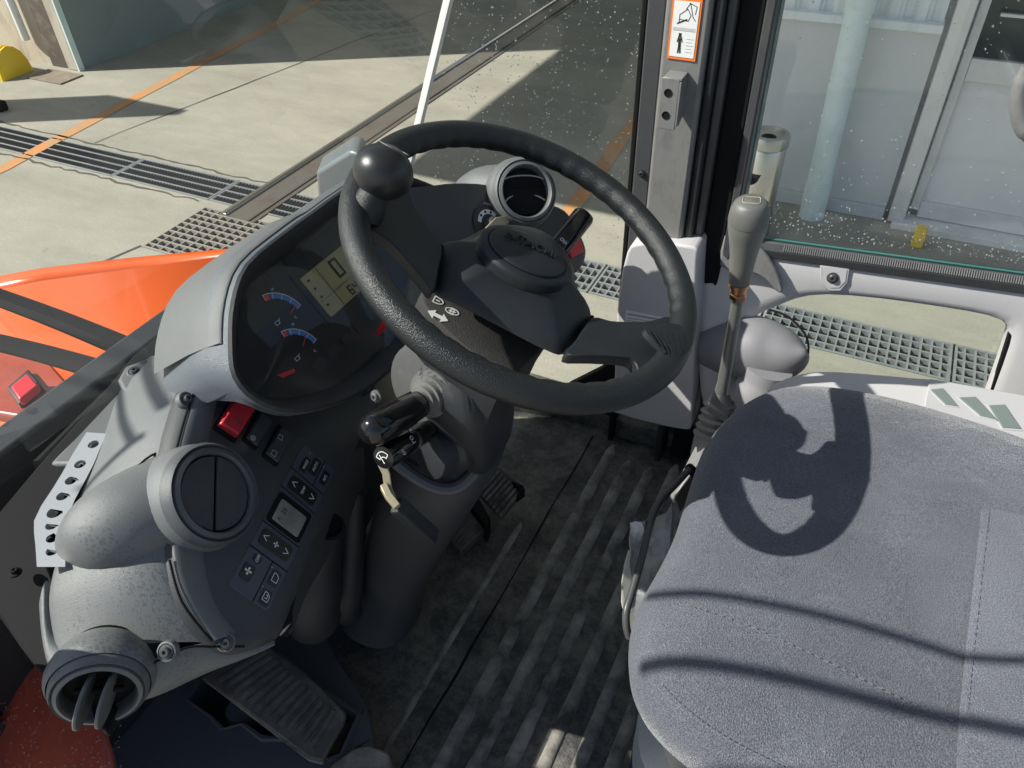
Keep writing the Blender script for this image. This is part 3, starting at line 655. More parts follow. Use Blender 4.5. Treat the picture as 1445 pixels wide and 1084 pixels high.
# throttle pedals beyond the column
e = empty('accelerator_pedal', Z(700, 695, .05), 'dusty ribbed accelerator pedal on the floor right of the steering column', 'pedal')
ac = [Z(668, 690, .05), Z(700, 655, .075), Z(742, 690, .06), Z(706, 733, .035)]
an = (ac[1] - ac[0]).cross(ac[3] - ac[0]).normalized(); an = an if an.z > 0 else -an
mk('pad', prism(ac, -an * .01), 'pedal', e, bevel=.003)
for i in range(8):
    a = ac[0].lerp(ac[3], .06 + .125 * i); b = ac[1].lerp(ac[2], .06 + .125 * i); uu = (ac[3] - ac[0]).normalized()
    mk('tread_rib', loft([[q_ - uu * .003, q_ - uu * .002 + an * .003, q_ + uu * .002 + an * .003, q_ + uu * .003] for q_ in (a.lerp(b, .05), a.lerp(b, .9))], closed=False), 'rib', e)
mk('hinge_bracket', prism([Z(655, 700, .07), Z(668, 690, .07), Z(692, 730, .06), Z(686, 745, .06)], V((0, 0, -.05))), 'black', e, bevel=.003)
mk('hook', prism([Z(722, 678, .075), Z(738, 684, .075), Z(741, 692, .07), Z(728, 701, .07), Z(733, 690, .07)], V((0, 0, -.02))), 'black', e, bevel=.002)
mk('bolt', lathe(Z(711, 713, .05), an, [(.006, 0), (.006, .006), (.0045, .007), (0, .007)], 6), 'pedal', e, smooth=False)
e = empty('second_pedal', Z(655, 745, .04), 'lower dusty black pedal tread just left of the accelerator hinge', 'pedal')
ac = [Z(625, 748, .04), Z(655, 708, .06), Z(684, 746, .045), Z(650, 778, .03)]
mk('pad', prism(ac, V((0, 0, -.02))), 'pedal', e, bevel=.003)
for i in range(6):
    a = ac[0].lerp(ac[3], .1 + .15 * i); b = ac[1].lerp(ac[2], .1 + .15 * i); uu = (ac[3] - ac[0]).normalized()
    mk('tread_rib', loft([[q_ - uu * .0025, q_ - uu * .002 + EZ * .003, q_ + uu * .002 + EZ * .003, q_ + uu * .0025] for q_ in (a.lerp(b, .08), a.lerp(b, .9))], closed=False), 'pedal', e)

# ================================================================== WINDSHIELD
e = empty('windshield', V((-.75, .65, .5)), 'three piece tinted windshield with wet corner pane right of a pale joint strip', 'windshield')
def WS(y, z, x60=-.775): return V((x60 + (z - .6) * .37, y, z))
S0, S1 = D(588, 186, 1), None
def stripP(z):
    # joint strip line in space
    a = V((-.72, 1.076, .697)); b = V((-.647, 1.088, .903)); t = (z - a.z) / (b.z - a.z); return a.lerp(b, t)
zt = 1.86
nb = 10
fr = []
for z in (.52, .8, 1.2, 1.6, zt):
    sp = stripP(z); row = []
    for i in range(nb + 1):
        f = i / nb; y = .24 + (sp.y - .24) * f; xx = sp.x - .02 * math.sin(math.pi * f)
        row.append(V((xx, y, z)))
    fr.append(row)
mk('front_pane', loft(fr, closed=False), 'glass', e)
# right corner pane: strip to right pillar, down to the floor
def corner(z, f):
    sp = stripP(z) if z > .52 else V((stripP(.52).x - (.52 - z) * .05, stripP(.52).y, z))
    e2 = V((-.352, 1.215, z)); p = sp.lerp(e2, f); n_ = V((-(e2 - sp).y, (e2 - sp).x, 0)).normalized(); return p + n_ * (.02 * math.sin(math.pi * f))
rows = []
for z in (-.08, .3, .6, .9, 1.3, zt): rows.append([corner(z, i / 8) for i in range(9)])
mk('right_corner_pane', loft(rows, closed=False), 'glass', e)
rows = []
for z in (.56, .9, 1.3, zt):
    sp = V((stripP(z).x, .24, z)); e2 = V((-.645 + .037 * (z - .56), .10 - .224 * (z - .56), z)); rows.append([sp.lerp(e2, i / 6) for i in range(7)])
mk('left_corner_pane', loft(rows, closed=False), 'glass', e)
js = [stripP(.5) + V((.002, 0, 0)), stripP(.8), stripP(zt)]
mk('joint_strip', loft([[p + V((.004, -.005, 0)), p + V((.006, .004, 0)), p + V((-.006, .007, 0)), p + V((-.008, -.004, 0))] for p in js], cap0=True, cap1=True), 'alu', e, ang=20)
# droplets on the corner pane
def drops(fn, n, rr, seed, rows=False):
    rnd = random.Random(seed); vs = []; fs = []
    for i in range(n):
        p, nn = fn(rnd)
        if p is None: continue
        r = rr * rnd.choice([.5, .6, .7, .8, 1, 1.3]); u, v, nn = frame(nn, EZ); k = len(vs)
        for h, q in ((0, 1), (.45, .8), (.75, .45)):
            for j in range(6): a = j * math.pi / 3; vs.append(p + (u * math.cos(a) * rnd.uniform(1, 1.25) + v * math.sin(a)) * r * q + nn * h * r)
        vs.append(p + nn * r * .9)
        for a in range(2):
            for j in range(6): fs.append((k + a * 6 + j, k + a * 6 + (j + 1) % 6, k + a * 6 + 6 + (j + 1) % 6, k + a * 6 + 6 + j))
        for j in range(6): fs.append((k + 12 + j, k + 12 + (j + 1) % 6, k + 18))
    return vs, fs
cols = [(random.Random(3 + i).uniform(.05, .98)) for i in range(34)]
def cornerdrop(rnd):
    z = rnd.uniform(.45, 1.02)
    f = rnd.choice(cols) + rnd.gauss(0, .003) if rnd.random() < .65 else rnd.uniform(.02, .98)
    sp = stripP(z); e2 = V((-.352, 1.215, z)); n_ = V((-(e2 - sp).y, (e2 - sp).x, 0)).normalized()
    return corner(z, min(.99, max(.01, f))) + n_ * .001, n_
mk('rain_drops', drops(cornerdrop, 1300, .0011, 5), 'drop', e, kind='stuff')
# black lower frame of the windshield + shelf at the left corner
sh = [(262, 440), (245, 456), (188, 501), (131, 570), (53, 657), (0, 724), (-40, 780), (-20, 850), (0, 872), (30, 915), (68, 964), (76, 968), (150, 1035), (165, 1000), (120, 900), (90, 850), (60, 780), (90, 700), (150, 590), (210, 520), (262, 478)]
mk('lower_frame', prism([Z(px, py, .600 - (.00 if py < 700 else min(.06, (py - 700) * .0003))) for px, py in sh], V((0, 0, -.012))), 'black', e, bevel=.003)
mk('front_seal', tube(catmull([V((-.765, .30, .585)), V((-.80, .5, .585)), V((-.81, .7, .585)), V((-.79, .95, .585)), V((-.75, 1.06, .585))], n=4), .012, 8), 'black', e)
screw(Z(22, 808, .58), EZ, .004, e, 'black', 'bolt')

# ================================================================== DASHBOARD
dash = empty('dashboard', V((-.62, .62, .5)), 'grey moulded dashboard with binnacle, left console and round air vents', 'dashboard')
# --- left console
Fp = [(322, 508), (306, 516), (280, 548), (262, 600), (250, 660), (248, 740), (254, 812), (276, 868), (312, 905), (345, 908), (386, 893), (402, 872), (440, 770), (480, 672), (520, 590), (530, 545), (440, 540), (370, 520)]
Fs = catmull([V((a, b, 0)) for a, b in Fp], True, 3)
F1 = [PC(p.x, p.y) for p in Fs]
cF = sum(F1, V((0, 0, 0))) / len(F1)
F0 = [p + (cF - p).normalized() * .006 + PN * .003 for p in F1]
def bk(p, d, out_): return p - PN * d + (p - cF).normalized() * out_
F2 = [bk(p, .006, .008) for p in F1]; F3 = [bk(p, .022, .012) for p in F1]; F4 = [bk(p, .06, .010) for p in F1]
mk('console_face', loft([F0, F1, F2, F3, F4], cap0=True), 'charcoal', dash, ang=80)
# outer skin, groove beside the face, from face edge out to the windshield
Eo = [(306, 512), (277, 548), (262, 590), (246, 650), (240, 720), (240, 790), (258, 850), (300, 905)]
Oo = [(206, 502), (168, 530), (148, 600), (130, 648), (102, 712), (62, 818), (62, 860), (74, 925)]
zo = [.605, .605, .603, .60, .60, .59, .575, .555]
Ee = [PC(a, b, -.004) for a, b in Eo]; Oe = [Z(a, b, z) for (a, b), z in zip(Oo, zo)]
rows = []
for f in (0, .02, .33, .66, .95, 1):
    row = []
    for i, (a, b) in enumerate(zip(Ee, Oe)):
        p = a.lerp(b, f); n_ = V((.25, -.25, .93)); bulge = .02 * math.sin(math.pi * f) * (1 if i > 1 else .4)
        if f == 0: p = p - V((0, 0, .008))
        if f == 1: p = p - V((0, 0, .006))
        row.append(p + n_ * bulge)
    rows.append(row)
rows.append([p - V((0, 0, .03)) for p in rows[-1]])
skin = mk('top_skin', loft(rows, closed=False), 'dashwet', dash, sub=2)
# rounded bezel between skin and face: light plastic edge strip
bz = [PC(a, b) for a, b in Eo]
Ei = [(325, 520), (311, 560), (300, 612), (292, 660), (288, 720), (290, 790), (306, 858), (338, 892)]
br = []
for f, h in ((0, -.008), (.0, .001), (.12, .0035), (.45, .0055), (.8, .0048), (1.0, .0015), (1.02, -.003)):
    br.append([PC(a + (c - a) * f, b + (d - b) * f, h) for (a, b), (c, d) in zip(Eo, Ei)])
mk('console_edge', loft(br, closed=False), 'dash', dash, sub=2)
# lower flange wrapping under
Ls = [(58, 800), (60, 860), (74, 925), (150, 945), (205, 940), (262, 905), (300, 902), (345, 905), (386, 892)]
lo1 = [Z(*Oo[5], .588), Z(*Oo[6], .574), Z(*Oo[7], .554), Z(140, 935, .565), Z(200, 940, .565), PC(262, 910, -.01), PC(300, 908, -.005), PC(345, 908, -.006), PC(386, 893, -.01)]
lo2p = [(56, 860, .55), (62, 930, .54), (85, 985, .53), (150, 1010, .52), (222, 990, .50), (268, 965, .49), (310, 945, .49), (352, 925, .49), (388, 905, .49)]
lo2 = [Z(a, b, z) for a, b, z in lo2p]
lo0 = [p + V((.0, .004, -.004)) for p in lo1]
lo3 = [p + V((-.02, .04, -.03)) for p in lo2]
mk('lower_flange', loft([lo0, lo1, [a.lerp(b, .5) + V((.012, -.012, .004)) for a, b in zip(lo1, lo2)], lo2, lo3], closed=False), 'dashwet', dash, sub=2)
# seam grooves
def groove(pts, r=.0013): return tube(catmull(pts, n=5), r, 6)
mk('seam', groove([PC(a - 1, b, .0005) for a, b in Eo[1:4]]), 'black', dash)
mk('seam', groove([PC(a - 1, b, .0005) for a, b in Eo[5:]]), 'black', dash)
mk('seam', groove([p + V((.004, -.004, .003)) for p in lo1[4:8]]), 'black', dash)
# console underside shield hides the hollow, dark
und = [(400, 872), (386, 905), (352, 925), (310, 945), (268, 965), (222, 990)]
mk('side_flank', loft([[PC(402, 872, -.01), PC(440, 770, -.01), PC(480, 672, -.01), PC(520, 590, -.01)], [PC(402, 872, -.01) + V((-.03, .03, -.12)), PC(440, 770, -.01) + V((-.05, .04, -.16)), PC(480, 672, -.01) + V((-.06, .04, -.22)), PC(520, 590, -.01) + V((-.08, .03, -.3))], [V((-.64, .36, .25)), V((-.66, .42, .2)), V((-.66, .5, .15)), V((-.66, .6, .1))]], closed=False), 'charcoal', dash, sub=1)
for (px, py, nn) in ((232, 921, V((.2, -.5, .6))), (318, 908, V((.5, -.4, .6))), (266, 562, PN), (189, 522, V((.2, -.1, 1)))):
    if py == 921: p = lo1[4].lerp(lo1[5], .5) + V((.006, -.008, .004)); p = D(232, 921, (M.inverted() @ p).z * -1 - .012)
    elif py == 908: p = PC(318, 908, .004)
    elif py == 562: p = PC(266, 562, .004)
    else: p = Z(189, 522, .622)
    mk('screw_boss', lathe(p - nn.normalized() * .006, nn, [(.0098, -.004), (.0098, .001), (.009, .003), (.0078, .0034), (.007, .002), (.0, .002)], 24), 'dash', dash)
    screw(p - nn.normalized() * .004, nn, .0045, dash)
tb = [(165, 535), (176, 516), (207, 505), (214, 512), (222, 530), (205, 548), (172, 552)]
mk('mounting_tab', prism([Z(a, b, .618) for a, b in tb], V((0, 0, -.02))), 'dash', dash, bevel=.005, seg=3)

# perforated strip with real holes
hc = [(137, 626), (114, 655), (101, 678), (88, 700), (76, 722), (72, 741), (72, 759), (72, 778)]
hc = [(132, 627), (113, 655), (100, 678), (88, 700), (77, 723), (73, 741), (74, 759), (74, 777)]
edge_o = [(122, 610), (103, 640), (88, 667), (74, 690), (58, 714), (48, 735), (48, 752), (50, 770), (52, 800)]
edge_i = [(150, 612), (132, 655), (118, 682), (106, 704), (96, 728), (92, 745), (92, 762), (92, 782), (92, 800)]
zs = .608
vs = []; fs = []
for i, (hx, hy) in enumerate(hc):
    cs = [edge_o[i], edge_i[i], edge_i[i + 1], edge_o[i + 1]]
    c3 = [Z(a, b, zs) for a, b in cs]; h3 = Z(hx, hy, zs); R_ = .0063 if i != 4 else .0078
    for q_ in range(4):
        pass
    k = len(vs); sq = []
    for q_ in range(4):
        for j in range(5): sq.append(c3[q_].lerp(c3[(q_ + 1) % 4], j / 5))
    ci = []
    for p in sq:
        d = (p - h3); d.z = 0; d.normalize(); ci.append(h3 + d * R_)
    vs += sq + ci + [p - V((0, 0, .004)) for p in ci]
    for j in range(20):
        j2 = (j + 1) % 20
        fs.append((k + j, k + j2, k + 20 + j2, k + 20 + j)); fs.append((k + 20 + j, k + 20 + j2, k + 40 + j2, k + 40 + j))
mk('perforated_strip', (vs, fs), 'plate', dash, smooth=False)

# --- round air vents
MT['charcoal2'] = mat('dark_grey_vent_plastic', (.085, .088, .095), .42, grain=.4, gscale=1300)
def vent(cpos, n_, r, body_path, body_r, open_, bm='dash', ringm='dash', hint=EY, blades=2, tilt=0.0):
    u, v, n_ = frame(n_, hint)
    top = mk('air_vent', tube(catmull(body_path, n=5), [x for x in catmull([V((q, 0, 0)) for q in body_r], n=5) and [q.x for q in catmull([V((q, 0, 0)) for q in body_r], n=5)]], 40, cap=False), bm, dash, ang=60)
    mk('vent_ring', lathe(cpos, n_, [(r * 1.36, -.012), (r * 1.34, .002), (r * 1.26, .007), (r * 1.22, .0055), (r * 1.20, .004), (r * 1.17, .008), (r * 1.06, .0095), (r * 1.02, .008), (r, .003), (r * .98, -.012), (r * .95, -.03)], 48), ringm, top, ang=40)
    mk('vent_throat', lathe(cpos, n_, [(r * .96, -.006), (r * .94, -.05), (0, -.05)], 32), 'black', top)
    return top, u, v, n_
def discblade(c, u, v, n_, r, k0, k1, h, name, parent, m):
    """part of a disc between chords k0..k1 (fractions of r along v)"""
    pts = []
    for i in range(15): k = k0 + (k1 - k0) * i / 14; pts.append((math.sqrt(max(0, 1 - k * k)), k))
    for i in range(15): k = k1 - (k1 - k0) * i / 14; pts.append((-math.sqrt(max(0, 1 - k * k)), k))
    cl = []
    for p in pts:
        if not cl or (abs(cl[-1][0] - p[0]) + abs(cl[-1][1] - p[1])) > 1e-3: cl.append(p)
    if abs(cl[0][0] - cl[-1][0]) + abs(cl[0][1] - cl[-1][1]) < 1e-3: cl.pop()
    return mk(name, prism([c + u * a * r + v * b * r + n_ * (h + .06 * r * (1 - a * a - b * b)) for a, b in cl], -n_ * .003), m, parent, bevel=.0008)
# left vent (closed): pod toward driver
c1 = D(300, 697, .785); n1 = (PN + V((.12, 0, -.05))).normalized()
tip = Z(84, 782, .60)
vt, u1, v1, n1 = vent(c1, n1, .040, [tip, tip.lerp(c1, .12) + EZ * .004, tip.lerp(c1, .38) + EZ * .006, c1 - n1 * .055 + EZ * .0, c1 - n1 * .02, c1 - n1 * .002], [.003, .026, .047, .058, .057, .0525], False, bm='dashwet', ringm='charcoal2')
ax = (c2w(V((1, -.12, 0)))); ax = (ax - n1 * ax.dot(n1)).normalized(); bx = n1.cross(ax)
discblade(c1, bx, ax, n1, .0385, -1, -.02, .004, 'vent_blade', vt, 'charcoal')
discblade(c1, bx, ax, n1, .0385, .02, 1, .006, 'vent_blade', vt, 'charcoal')
mk('seam_ring', tube([c1 - n1 * .055 + (bx * math.cos(a) + ax * math.sin(a)) * .0603 for a in [2 * math.pi * k / 40 for k in range(40)]], .0012, 6, closed=True), 'black', vt)
# right vent (open)
c2 = D(741, 271, 1.145); n2 = (V((.80, -.05, .55)).normalized() * .5 - ray(741, 271) * .6).normalized()
bk2 = D(655, 268, 1.23)
vt2, u2, v2, n2 = vent(c2, n2, .037, [bk2, bk2.lerp(c2, .35) - EZ * .00, c2 - n2 * .045, c2 - n2 * .018, c2 - n2 * .002], [.02, .038, .052, .055, .050], True)
up2 = c2w(V((-.12, -1, 0))); up2 = (up2 - n2 * up2.dot(n2)).normalized(); rt2 = up2.cross(n2)
for k0, k1, tl in ((-.98, .02, .5), (.12, .72, .5)):
    cc = c2 + up2 * .037 * (k0 + k1) / 2
    vv = (up2 * .85 - n2 * .5).normalized(); hh_ = (k1 - k0) / 2
    pts = []
    for i in range(24):
        a = 2 * math.pi * i / 24; kx = math.cos(a); ky = math.sin(a) * hh_
        yc_ = (k0 + k1) / 2 + ky; lim = math.sqrt(max(0.02, 1 - yc_ * yc_)) * .98
        pts.append(cc + rt2 * .037 * (lim if kx > 0 else -lim) * min(1, abs(kx) * 3) + vv * .037 * ky - n2 * .008)
    bl = mk('vent_blade', prism([p_ - n2 * .004 for p_ in pts], -vv.cross(rt2) * .002), 'black', vt2, bevel=.0006)
    arc = [cc + rt2 * .037 * x * .9 + vv * .037 * hh_ * math.sqrt(max(0, 1 - x * x)) + n2 * .001 for x in [-.95 + 1.9 * i / 12 for i in range(13)]]
    mk('blade_edge', tube(arc, .0011, 6), 'duct', vt2)
# bottom-left vent with two fins standing out
rr = ray(143, 968); dn = c2w(V((-.15, 1, 0))); dn = (dn - rr * dn.dot(rr)).normalized(); n3 = (-rr * math.cos(math.radians(48)) + dn * math.sin(math.radians(48))).normalized()
c3 = D(140, 973, .695)
vt3, u3, v3, n3 = vent(c3, n3, .031, [c3 - n3 * .040 + EZ * .0, c3 - n3 * .026, c3 - n3 * .012, c3 - n3 * .002], [.036, .044, .047, .043], True, bm='dashwet')
rt3 = c2w(V((1, .30, 0))); rt3 = (rt3 - n3 * rt3.dot(n3)).normalized(); up3 = n3.cross(rt3)
for off in (-.008, .009):
    o_ = c3 + rt3 * off; nn = (n3 * 1 - rt3 * .25).normalized()
    pts = [o_ + (up3 * math.cos(a) * .023) + nn * (.012 + math.sin(a) * .026) for a in [2 * math.pi * k / 28 for k in range(28)]]
    mk('vent_fin', prism(pts, rt3 * .003), 'dash', vt3, bevel=.001)
mk('hub_pin', rod(c3 - rt3 * .02 + n3 * .0, c3 + rt3 * .02 + n3 * .0, .003), 'black', vt3)

# --- climate panel
pa, pb, pc_, pd = PC(421, 621, .0035), PC(467, 659, .0035), PC(386, 869, .0035), PC(330, 830, .0035)
pux = ((pb - pa) + (pc_ - pd)).normalized(); pvy = ((pa - pd) + (pb - pc_)); pvy = (pvy - pux * pvy.dot(pux)).normalized()
pcen = (pa + pb + pc_ + pd) / 4; pw_ = ((pb - pa).length + (pc_ - pd).length) / 2; ph_ = ((pa - pd).length + (pb - pc_).length) / 2
pnn = pux.cross(pvy); pnn = pnn if pnn.dot(PN) > 0 else -pnn
def CP(x, y, h=0): return pcen + pux * (x * pw_ / 2) + pvy * (y * ph_ / 2) + pnn * h     # x,y in -1..1
mk('panel_surround', prism(rrect(pcen - pnn * .003, pux, pvy, pw_ + .008, ph_ + .008, .006), -pnn * .006), 'black', dash, bevel=.001)
cpn = mk('climate_panel', prism(rrect(pcen, pux, pvy, pw_, ph_, .005), -pnn * .005), 'panelbtn', dash, bevel=.0012)
def cbox(x0, x1, y0, y1, m, name, h=.0012, r=.0025, th=.0012):
    o_ = CP((x0 + x1) / 2, (y0 + y1) / 2, h); return mk(name, prism(rrect(o_, pux, pvy, (x1 - x0) * pw_ / 2, (y1 - y0) * ph_ / 2, r), -pnn * th), m, cpn, bevel=.0004, seg=1)
def ctext(s, x, y, size=.006, m='white', rot=0):
    u, v = (pux, pvy) if rot == 0 else (pvy, -pux)
    return mk('printing', text(s, CP(x, y, .0016), u, v, size, .0001), m, cpn, smooth=False)
def gline(x0, y0, x1, y1): return polyline([CP(x0, y0, .0003), CP(x1, y1, .0003)], .0009, pnn)
# coordinates: y=+1 is the upper end (near the column), reading direction runs along +y
mk('grooves', join(gline(-1, .62, 1, .60), gline(.32, .62, .32, 1), gline(-1, .33, 1, .31), gline(-1, -.17, 1, -.17), gline(-1, -.50, 1, -.50), gline(.22, -.5, .22, -1), gline(-1, .62, -1, .62)), 'black', cpn, smooth=False)
cbox(-.2, .22, .72, .96, 'btn', 'auto_button'); cbox(-.2, .22, .44 + .2, .44 + .24, 'btn', 'mode_button_top') if 0 else None
cbox(-.62, -.28, .66, .88, 'btn', 'mode_button')
cbox(.50, .84, .70, .90, 'btn', 'air_conditioning_button')
ctext('AUTO', .0, .84, .0052, rot=1); ctext('MODE', -.45, .77, .0048, rot=1); ctext('A/C', .67, .80, .0055, rot=1)
cbox(-.75, .75, .36, .56, 'btn', 'temperature_rocker', r=.005)
ctext('TEMP', 0, .46, .0048, rot=1)
def chev(x, y, s, d):
    return polyline([CP(x + d * -s * .5, y - .035, .0016), CP(x + d * s * .5, y, .0016), CP(x + d * -s * .5, y + .035, .0016)], .0009, pnn, .0001)
mk('arrow_mark', chev(-.52, .46, .22, -1), 'white', cpn, smooth=False); mk('arrow_mark', chev(.52, .46, .22, 1), 'white', cpn, smooth=False)
cbox(-.92, .92, -.14, .27, 'black', 'display_bezel', r=.004)
lc = cbox(-.70, .72, -.09, .20, 'lcd2', 'display', h=.0016)
mk('display_segments', join(*[text(s, CP(x, y, .0019), pvy, -pux, sz, .0001) for s, x, y, sz in (('25', -.35, .08, .009), ('A', -.4, -.04, .006))]), 'lcdline', cpn, smooth=False)
cbox(-.78, .80, -.42, -.22, 'btn', 'fan_speed_rocker', r=.005)
mk('arrow_mark', chev(-.55, -.32, .22, -1), 'white', cpn, smooth=False); mk('arrow_mark', chev(.55, -.32, .22, 1), 'white', cpn, smooth=False)
def fan(x, y, s): 
    c = CP(x, y, .0016); ps = []
    for k in range(4):
        a = k * math.pi / 2; d = pux * math.cos(a) + pvy * math.sin(a); t = -pux * math.sin(a) + pvy * math.cos(a)
        ps.append(prism([c, c + d * s * .5 + t * s * .3, c + d * s + t * s * .2, c + d * s * .9 - t * s * .3], pnn * .0001))
    return join(*ps)
mk('fan_mark', join(fan(0, -.32, .0035), fan(-.55, -.76, .0045)), 'white', cpn, smooth=False)
cbox(-.75, -.38, -.70 + .12, -.70 + .12 + .01, 'panelbtn', 'x') if 0 else None
cbox(-.62, -.22, -.66 + .04, -.54, 'btn', 'off_button'); cbox(-.80, -.30, -.86, -.68, 'btn', 'fan_button') 
ctext('OFF', -.42, -.58, .0052, rot=1)
cbox(.40, .84, -.74, -.56, 'btn', 'fresh_air_button'); cbox(.40, .84, -.97, -.80, 'btn', 'recirculation_button')
def carmark(x, y): return polyline([CP(x - .13, y - .045, .0016), CP(x + .13, y - .045, .0016), CP(x + .13, y + .02, .0016), CP(x + .0, y + .05, .0016), CP(x - .13, y + .05, .0016), CP(x - .13, y - .045, .0016)], .0007, pnn, .0001)
mk('car_mark', join(carmark(.62, -.65), carmark(.62, -.885), polyline([CP(.56, -.9, .0016), CP(.66, -.9, .0016), CP(.66, -.86, .0016), CP(.58, -.86, .0016)], .0007, pnn, .0001)), 'white', cpn, smooth=False)
for x, y in ((-.5, .62 + .33), (.4, .93), (.3, -.56), (.3, -.80)): mk('indicator_light', lathe(CP(x, y, 0), pnn, [(.0008, 0), (.0008, .0005), (0, .0005)], 8), 'tan', cpn)

# --- rocker switches
def rocker(pts, m, h0, h1, label=None, name='rocker_switch'):
    q = [PC(a, b, .002) for a, b in pts]; c = sum(q, V((0, 0, 0))) / 4
    hs = mk(name + '_housing', prism([c + (p - c) * 1.14 + PN * .004 for p in q], -PN * .012), 'black', dash, bevel=.003, seg=3)
    # paddle: tilted two-facet top
    A, B, C_, D_ = q
    mA, mB = A.lerp(D_, .45), B.lerp(C_, .45)
    top = [A + PN * h0, B + PN * h0, mB + PN * (h0 + h1) * .5, C_ + PN * h1, D_ + PN * h1, mA + PN * (h0 + h1) * .5]
    bot = [A, B, mB, C_, D_, mA]; ct = sum(top, V((0, 0, 0))) / 6
    top = [ct + (p - ct) * .90 for p in top]
    return mk(name, loft([bot, top], cap0=True, cap1=True), m, hs, bevel=.002, seg=3, label=label), hs
rk, hs = rocker([(332, 553), (357, 572), (330, 622), (302, 603)], 'red', .020, .010, 'red rocker switch')
mk('hazard_mark', polyline([PC(336 - 5, 596, .0158), PC(336 + 5, 599, .0158), PC(336 + 2, 590, .0158), PC(336 - 5, 596, .0158)], .0007, PN), 'dash', hs, smooth=False)
rk, hs = rocker([(362, 583), (380, 597), (360, 634), (342, 620)], 'charcoal', .011, .006)
mk('lamp_mark', lathe(PC(357, 618, .0105), PN, [(.0035, 0), (.0035, .0003), (.0025, .0003), (.0025, 0)], 16), 'print', hs)
rk, hs = rocker([(391, 603), (410, 617), (389, 657), (370, 642)], 'charcoal', .011, .006)
mk('wiper_mark', join(polyline([PC(382, 641, .0105), PC(388, 645, .0105), PC(391, 638, .0105), PC(385, 635, .0105), PC(382, 641, .0105)], .0006, PN), polyline([PC(392, 618, .0115), PC(398, 622, .0115), PC(399, 616, .0115), PC(394, 613, .0115), PC(392, 618, .0115)], .0006, PN)), 'print', hs, smooth=False)

# --- instrument binnacle
lt = [(-.195, .067), (-.222, .03), (-.223, -.005), (-.20, -.035), (-.165, -.066), (-.12, -.088), (-.05, -.092), (.0, -.092)]
L1 = [(-s, t) for s, t in reversed(lt[:-1])]
bot = [(.13, .10), (.065, .112), (0, .114), (-.065, .112), (-.13, .10)]
out1 = lt + L1 + bot       # closed, on KC plane (+.035)
def offs(pts, k, c=(0, 0)): return [((s - c[0]) * k + c[0], (t - c[1]) * k + c[1]) for s, t in pts]
sm = lambda pts: [(p.x, p.y) for p in catmull([V((a, b, 0)) for a, b in pts], True, 3)]
O1 = sm(out1)
def inset(pts, d):
    r_ = []
    for i, (s, t) in enumerate(pts):
        a = pts[i - 1]; b = pts[(i + 1) % len(pts)]; tx, ty = b[0] - a[0], b[1] - a[1]; l = math.hypot(tx, ty) or 1; nx_, ny_ = -ty / l, tx / l
        if nx_ * s + ny_ * t > 0: nx_, ny_ = -nx_, -ny_
        r_.append((s + nx_ * d, t + ny_ * d))
    return r_
A0 = [KC(s, t, .035) for s, t in O1]; A1 = [KC(s, t, .038) for s, t in inset(O1, .003)]; A2 = [KC(s, t, .036) for s, t in inset(O1, .008)]
A3 = [KC(s, t, .003) for s, t in inset(O1, .024)]
mk('binnacle_rim', loft([A0, A1, A2, A3], closed=True), 'dark', dash, ang=50)
wt = lambda t: max(0., min(1., (.022 - t) / .045))
# outer shell sweeping back to the glass
def oins(pts, k):
    I = inset(pts, 1.0); out_ = []
    for (s, t), (a, b) in zip(pts, I):
        w_ = max(0., min(1., (.006 - t) / .03)); f = (.55 if s < 0 else .35) * w_
        out_.append((s + (s - a) * k * f, t + (t - b) * k * f))
    return out_
def shell(o1, d, grow, drop): return [KC(s * (1 + grow) , t * (1 + grow) + (drop if t < 0 else 0), d) for s, t in o1]
B0 = [KC(s, t, .0345) for s, t in O1]
B1 = [KC(s, t, .028) for s, t in oins(O1, .008)]
B2 = [KC(s, t - .003 * wt(t), .024 - .014 * wt(t)) for s, t in oins(O1, .019)]
B3 = [KC(s, t, .028 - .048 * wt(o_[1])) for (s, t), o_ in zip(oins(O1, .030), O1)]
B4 = [KC(s, t + (.01 if o_[1] < 0 else 0), .02 - .12 * wt(o_[1])) for (s, t), o_ in zip(oins(O1, .040), O1)]
mk('binnacle_shell', loft([B0, B1, B2, B3, B4]), 'dashglossy', dash, ang=70)
# light grey visor over the top of the shell
nn_ = len(O1)
idx = [i for i, (s, t) in enumerate(O1) if t < -.028]
def arc(d, ins): 
    I = oins(O1, -ins); sh_ = 0; return [KC(I[i][0], I[i][1] - sh_, d) for i in idx]
mk('visor', loft([arc(.030, -.0085), arc(.0285, -.013), arc(.011, -.0225), arc(-.02, -.034), arc(-.10, -.046)], closed=False), 'dash', dash, ang=70, solid=0)
